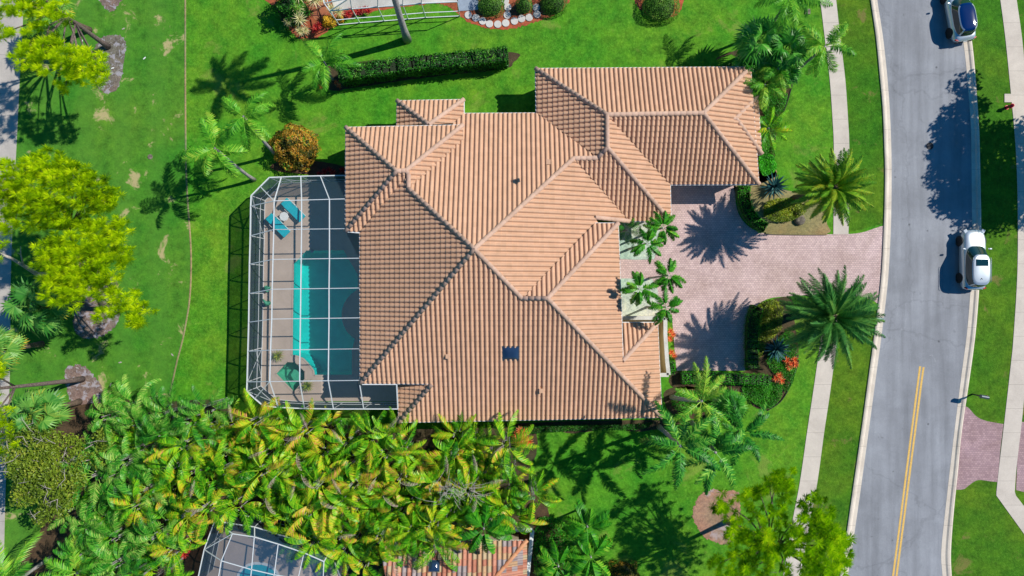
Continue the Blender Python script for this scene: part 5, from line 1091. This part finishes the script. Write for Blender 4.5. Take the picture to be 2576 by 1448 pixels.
# ------------------------------------------------------------------ cars
def car(loc, rz, label, paint, kind):
    t = thing('parked_car', loc, label, 'car', 'cars parked along the kerb', rz); L = 4.62 if kind == 'suv' else 4.4; top = 1.64 if kind == 'suv' else 1.46
    st_ = [(-.50, .66, .62, .80), (-.490, .80, .52, .90), (-.44, .89, .36, .99), (-.36, .915, .27, 1.02), (-.2, .925, .25, 1.02), (0, .925, .25, 1.0), (.16, .925, .25, .98), (.27, .915, .26, .97), (.36, .90, .30, .93), (.43, .82, .34, .87), (.475, .66, .38, .79), (.497, .42, .44, .70)]
    if kind != 'suv': st_ = [(a, b, c, d - .06) for a, b, c, d in st_]
    m = MB(); ring = []
    for fy, w_, zb, zt in st_:
        y = fy * L; half = [(0, zt + .04), (.42 * w_, zt + .03), (.74 * w_, zt), (.87 * w_, zt - .07), (.955 * w_, zt - .22), (w_, (zt + zb) / 2), (.985 * w_, zb + .12), (.90 * w_, zb)]
        full = [(-x, z) for x, z in half[::-1]] + half[1:]; ring.append([(x, y, z) for x, z in full])
    k = len(ring[0])
    for r_ in ring: m.v.extend(r_)
    for i in range(len(ring) - 1):
        for j in range(k - 1): m.f.append((i * k + j, i * k + j + 1, (i + 1) * k + j + 1, (i + 1) * k + j)); m.t.append(0); m.m.append(0)
        m.f.append((i * k + k - 1, i * k, (i + 1) * k, (i + 1) * k + k - 1)); m.t.append(0); m.m.append(0)
    m.f.append(tuple(range(k))[::-1]); m.t.append(0); m.m.append(0); m.f.append(tuple((len(ring) - 1) * k + j for j in range(k))); m.t.append(0); m.m.append(0)
    body = m.build('body', M[paint], t, smooth=True); s = body.modifiers.new('s', 'SUBSURF'); s.levels = s.render_levels = 2
    # greenhouse: levels (z, half width, y front, y rear)
    suv = kind == 'suv'; zb = 1.0 if suv else .92
    lv = [(zb - .06, .84, .235 * L, -.465 * L), (zb + .02, .83, .215 * L, -.46 * L), (zb + .22, .79, .165 * L, -.455 * L), (top - .20, .735, .105 * L, -.44 * L), (top - .07, .70, .075 * L, -.425 * L), (top - .02, .655, .06 * L, -.405 * L)]
    if not suv: lv = [(zb - .06, .83, .25 * L, -.44 * L), (zb + .02, .81, .235 * L, -.435 * L), (zb + .16, .77, .185 * L, -.425 * L), (top - .18, .71, .13 * L, -.40 * L), (top - .06, .67, .10 * L, -.38 * L), (top - .015, .60, .08 * L, -.365 * L)]
    N = 40; rings = []
    def se(a, n_=3.4):
        c, s2 = math.cos(a), math.sin(a); return math.copysign(abs(c) ** (2 / n_), c), math.copysign(abs(s2) ** (2 / n_), s2)
    for z, w_, yf, yr in lv:
        yc = (yf + yr) / 2; hb = (yf - yr) / 2; rings.append([(w_ * se(2 * math.pi * i / N)[0], yc + hb * se(2 * math.pi * i / N)[1], z) for i in range(N)])
    yc = (lv[-1][2] + lv[-1][3]) / 2; hb = (lv[-1][2] - lv[-1][3]) / 2
    for kf, dz in ((.88, .014), (.6, .03), (.3, .038)):
        rings.append([(lv[-1][1] * kf * se(2 * math.pi * i / N)[0], yc + hb * kf * se(2 * math.pi * i / N)[1], lv[-1][0] + dz) for i in range(N)])
    gl = MB(); cab = MB(); rg = MB()
    for r_ in range(len(rings) - 1):
        for i in range(N):
            q = [rings[r_][i], rings[r_][(i + 1) % N], rings[r_ + 1][(i + 1) % N], rings[r_ + 1][i]]; a = math.degrees(2 * math.pi * (i + .5) / N) % 360
            side = (a < 50 or a > 305 or 130 < a < 235); frontw = 56 < a < 124; rear = 245 < a < 295
            pillar = 50 <= a <= 56 or 124 <= a <= 130 or 235 <= a <= 245 or 295 <= a <= 305
            if r_ in (1, 2, 3) and not pillar and not ((side and r_ == 3 and (a > 318 or 130 < a < 222) and False)): (gl).add(q, [(0, 1, 2, 3)])
            elif not suv and (r_ >= 5 or (r_ == 4 and (frontw or rear))): rg.add(q, [(0, 1, 2, 3)])
            else: cab.add(q, [(0, 1, 2, 3)])
    (cab if suv else rg).add(rings[-1], [tuple(range(N))])
    for mm, nm, mt in ((cab, 'roof', paint), (gl, 'window', 'carglass'), (rg, 'glass_roof', 'carroof')):
        if mm.v:
            bm2 = bmesh.new(); me = mm.mesh(nm, M[mt], smooth=True); bm2.from_mesh(me); bmesh.ops.remove_doubles(bm2, verts=bm2.verts, dist=1e-4); bm2.to_mesh(me); bm2.free(); link(nm, me, t)
    if suv:
        s2 = MB(); s2.box((0, -.06 * L, top + .020), (.90, .50, .014)); s2.build('sunroof', M['carglass'], t, bevel=.004)
        for sx in (-1, 1):
            r2_ = MB(); r2_.tube([(sx * .66, .1, top - .02), (sx * .67, -.1, top + .04), (sx * .66, -1.6, top + .035), (sx * .64, -1.75, top - .03)], .018, 6); r2_.build('roof_rail', M['rim'], t)
        an = MB(); an.tube([(-.05, -1.45, top), (-.05, -1.55, top + .12)], [.03, .01], 6); an.build('antenna', M['black'], t)
    for sy in (-.305, .305):
        for sx in (-1, 1):
            wy = sy * L; wr = .345; ar = MB(); ar.tube([(sx * .70, wy, wr + .03), (sx * .928, wy, wr + .03)], wr + .06, 24); ar.build('wheel_arch', M['black'], t)
            wn = bpy.data.objects.new('wheel', None); C.objects.link(wn); wn.parent = t; wn.location = (sx * .825, wy, wr)
            ty = MB(); prof = [(-.11, .22), (-.11, wr - .03), (-.08, wr), (.08, wr), (.11, wr - .03), (.11, .22)]; n_ = 28; b0 = len(ty.v)
            for px_, rr2 in prof:
                for q in range(n_): an_ = 2 * math.pi * q / n_; ty.v.append((px_, rr2 * math.cos(an_), rr2 * math.sin(an_)))
            for i in range(len(prof) - 1):
                for q in range(n_): ty.f.append((i * n_ + q, i * n_ + (q + 1) % n_, (i + 1) * n_ + (q + 1) % n_, (i + 1) * n_ + q)); ty.t.append(0); ty.m.append(0)
            ty.build('tyre', M['black'], wn)
            rm = MB(); rm.tube([(sx * .0, 0, 0), (sx * .06, 0, 0)], .22, 24, m=1); rm.tube([(sx * .06, 0, 0), (sx * .085, 0, 0)], .05, 12)
            for q in range(10):
                an_ = 2 * math.pi * q / 10; rm.beam((sx * .075, .04 * math.cos(an_), .04 * math.sin(an_)), (sx * .072, .215 * math.cos(an_), .215 * math.sin(an_)), .028, .02)
            n2 = 28; b0 = len(rm.v)
            for rr2 in (.20, .235):
                for q in range(n2): an_ = 2 * math.pi * q / n2; rm.v.append((sx * .08, rr2 * math.cos(an_), rr2 * math.sin(an_)))
            for q in range(n2): rm.f.append((b0 + q, b0 + (q + 1) % n2, b0 + n2 + (q + 1) % n2, b0 + n2 + q)); rm.t.append(0); rm.m.append(0)
            rm.build('rim', [M['rim'], M['black']], wn)
    for sx in (-1, 1):
        mr = MB(); mr.box((sx * 1.0, .17 * L, zb + .07), (.22, .13, .15)); mr.build('mirror', M[paint], t, bevel=.04)
        hl_ = MB(); hl_.box((sx * .66, .462 * L, .74 if suv else .68), (.28, .30, .12), rz=-sx * .5); hl_.build('headlight', M['headlight'], t, bevel=.04)
        tl = MB(); tl.box((sx * .70, -.474 * L, .86 if suv else .78), (.24, .10, .14), rz=sx * .45); tl.build('taillight', M['taillight'], t, bevel=.03)
    pb = MB(); pb.box((0, -.498 * L, .48), (1.3, .05, .16)); pb.build('bumper', M['black'], t, bevel=.02)
    lp = MB(); lp.box((0, -.508 * L, .66), (.32, .02, .14)); lp.build('number_plate', M['white'], t)
    return t
car(G(2434, 653), R(0), 'silver sport utility car with a sunroof parked by the east kerb', 'silver', 'suv')
car(G(2401, 40), R(9.5), 'pale silver hatchback with a dark blue glass roof at the top of the street', 'silverwhite', 'hatch')

# ------------------------------------------------------------------ neighbouring house and enclosures
def cage_simple(name, loc, label, eave, roofpts, eh, fh, beams, posts):
    t = thing(name, loc, label, 'pool enclosure'); l0 = t.location
    E_ = [P(x, y, eh) - l0 for x, y in eave]; F_ = [P(x, y, fh) - l0 for x, y in roofpts]
    m = MB(); 
    for a, b in zip(E_, E_[1:]): m.beam(a, b, .06, .1)
    m.build('eave_rail', M['alum'], t)
    for (ka, a, kb, b) in beams:
        p = (E_ if ka == 'e' else F_)[a]; q = (E_ if kb == 'e' else F_)[b]; m = MB(); m.beam(p, q, .05, .08); m.build('roof_beam', M['alum'], t)
    for k in posts: m = MB(); p = E_[k]; m.beam(p, Vector((p.x, p.y, .05)), .05); m.build('post', M['alum'], t)
    m = MB()
    for a, b in zip(E_, E_[1:]): m.beam(Vector((a.x, a.y, 1)), Vector((b.x, b.y, 1)), .05); m.beam(Vector((a.x, a.y, .1)), Vector((b.x, b.y, .1)), .05)
    m.build('chair_rail', M['alum'], t); return t, E_, F_
t, E_, F_ = cage_simple('pool_enclosure', G(640, 1440), 'screened pool enclosure at the bottom edge, partly under the thicket', [(860, 1460), (830, 1385), (760, 1362), (640, 1325), (540, 1310), (514, 1382), (495, 1470)], [(585, 1342), (557, 1410), (545, 1480), (640, 1350), (633, 1432), (628, 1480), (700, 1368), (690, 1445), (684, 1480), (765, 1390), (750, 1455), (745, 1480), (815, 1412), (812, 1480)], 2.8, 4.0,
    [('f', 0, 'f', 1), ('f', 1, 'f', 2), ('f', 3, 'f', 4), ('f', 4, 'f', 5), ('f', 6, 'f', 7), ('f', 7, 'f', 8), ('f', 9, 'f', 10), ('f', 10, 'f', 11), ('f', 12, 'f', 13), ('f', 0, 'f', 3), ('f', 3, 'f', 6), ('f', 6, 'f', 9), ('f', 9, 'f', 12), ('f', 1, 'f', 4), ('f', 4, 'f', 7), ('f', 7, 'f', 10), ('e', 4, 'f', 0), ('e', 5, 'f', 1), ('e', 3, 'f', 3), ('e', 2, 'f', 9), ('e', 1, 'f', 12), ('e', 5, 'f', 0)], range(1, 6))
m = MB()
for q in ((0, 1, 4, 3), (1, 2, 5, 4), (3, 4, 7, 6), (4, 5, 8, 7), (6, 7, 10, 9), (7, 8, 11, 10), (9, 10, 11, 13, 12)): m.add([tuple(F_[k]) for k in q], [tuple(range(len(q)))])
for a, b, c, d in ((E_[4], E_[3], F_[3], F_[0]), (E_[3], E_[2], F_[9], F_[3]), (E_[5], E_[4], F_[0], F_[1]), (E_[6], E_[5], F_[1], F_[2]), (E_[2], E_[1], F_[12], F_[9])): m.add([tuple(a), tuple(b), tuple(c), tuple(d)], [(0, 1, 2, 3)])
m.build('roof_screen', M['screen_blue'], t); m = MB()
for a, b in zip(E_, E_[1:]): m.add([(a.x, a.y, .1), (b.x, b.y, .1), tuple(b), tuple(a)], [(0, 1, 2, 3)])
m.build('wall_screen', M['screen_wall'], t)
setting(sheet('lower_pool_deck', [(530, 1375), (560, 1330), (640, 1345), (780, 1385), (860, 1405), (860, 1520), (510, 1520)], .03, M['deck'], .03))
pb_ = [(650 + 52 * math.cos(R(a)), 1455 + 40 * math.sin(R(a))) for a in range(0, 360, 20)]
t = thing('swimming_pool', G(650, 1450), 'blue corner of a pool under the lower screened enclosure', 'swimming pool'); m = MB(); ps = [G(*p) - t.location for p in pb_]
m.add([(p.x, p.y, .06) for p in ps], [tuple(range(len(ps)))[::-1]]); m.build('water_surface', M['turq'], t)
m = MB(); [m.beam(ps[i] + Vector((0, 0, .05)), ps[(i + 1) % len(ps)] + Vector((0, 0, .05)), .2, .06) for i in range(len(ps))]; m.build('coping', M['white'], t)
t, E_, F_ = cage_simple('pool_enclosure', G(980, 0), 'screened patio enclosure of the neighbouring plot at the top edge', [(1150, 4), (1060, 8), (1013, 12), (950, 17), (885, 22), (830, 27), (816, 8), (806, -30)], [(880, -6), (950, -10), (1013, -14), (1060, -18), (1150, -24), (870, -60)], 2.7, 3.9,
    [('e', 4, 'f', 0), ('e', 3, 'f', 1), ('e', 2, 'f', 2), ('e', 1, 'f', 3), ('f', 0, 'f', 1), ('f', 1, 'f', 2), ('f', 2, 'f', 3), ('f', 3, 'f', 4), ('e', 5, 'f', 0), ('e', 6, 'f', 0), ('f', 0, 'f', 5)], range(0, 7))
m = MB()
for a, b, c, d in ((E_[5], E_[4], F_[0], F_[0]), (E_[4], E_[3], F_[1], F_[0]), (E_[3], E_[2], F_[2], F_[1]), (E_[2], E_[1], F_[3], F_[2])): m.add([tuple(a), tuple(b), tuple(c), tuple(d)], [(0, 1, 2, 3)])
m.build('roof_screen', M['screen_roof'], t)
# blended tile roof at the bottom
V2 = dict(a=(955, 1362), b=(1327, 1392), c=(1180, 1500), d=(1080, 1500), e=(1300, 1560))
nh = thing('house', G(1140, 1440), 'neighbouring house with a blended red, yellow and grey tile roof at the bottom edge', 'house')
A = P(955, 1358, 2.8); B = P(1326, 1358, 2.8); Dn = 9.0; hz = 2.8 + .42 * Dn
R1_ = Vector((A.x + 2.4, A.y - Dn, hz)); R2_ = Vector((B.x - 2.3 - 6.7, B.y - Dn, hz)); Cn = Vector((B.x, B.y - 2 * Dn, 2.8))
NV = dict(a=A, b=B, r1=R1_, r2=R2_, c=Cn); NF = dict(n=('N', 'a b r2 r1'), e=('E', 'b r2 c'))
out = MB(); deck = MB(); roof_faces(NV, NF, ['n', 'e'], out, deck, .36, .40)
r_ = out.build('roof', M['tile_mixed'], nh); r_.location = -nh.location; deck.build('light_block_deck', M['soffit'], nh).location = -nh.location  # same added light-blocking sheet beneath the neighbour's tiles
cp_ = MB(); ridge(cp_, B, R2_, .14); cp_.build('ridge', M['cap_mixed'], r_, smooth=True)
wm = MB(); wm.add([(A.x, A.y - .6, 0), (B.x - .6, A.y - .6, 0), (B.x - .6, A.y - .6, 2.7), (A.x, A.y - .6, 2.7)], [(0, 1, 2, 3)]); wm.add([(B.x - .6, A.y - .6, 0), (B.x - .6, Cn.y, 0), (B.x - .6, Cn.y, 2.7), (B.x - .6, A.y - .6, 2.7)], [(0, 1, 2, 3)]); wm.build('wall', M['wall'], nh).location = -nh.location
q_ = P(1093, 1423, 4.2); zz = 2.8 + .42 * (A.y - q_.y); q_ = P(1093, 1423, zz + .05); skylight(0, 0, .8, .8, q_, nh, (-math.atan(PITCH), 0, 0))
for i, (x, y, lb) in enumerate(((1152, 1322, 'air conditioner with a round fan between the thicket and the blended roof'), (1112, 1312, 'air conditioner half hidden by the thicket fronds'))):
    t = thing('air_conditioner', G(x, y), lb, 'air conditioner', 'air conditioners'); m = MB(); m.box((0, 0, .45), (.85, .85, .9)); m.build('cabinet', M['acmetal'], t, bevel=.03)
    m = MB(); m.lathe([(0, .91), (.33, .91), (.36, .94), (.38, .91)], 20); m.build('fan_guard', M['dark'], t); m = MB(); m.lathe([(0, .93), (.1, .93), (.1, .91)], 12); m.build('fan_hub', M['acmetal'], t)
t = thing('garden_wall', G(1320, 1400), 'blue-white low wall around the bed at the bottom edge', 'wall'); a_, b_ = MB(), MB()
for q, r3_ in (((1290, 1316), (1338, 1318)), ((1338, 1318), (1322, 1470))): wallseg(a_, q, r3_, 1.3, .2, b_)
a_.build('wall_body', M['stucco'], t).location = -t.location; b_.build('wall_cap', M['white'], t).location = -t.location
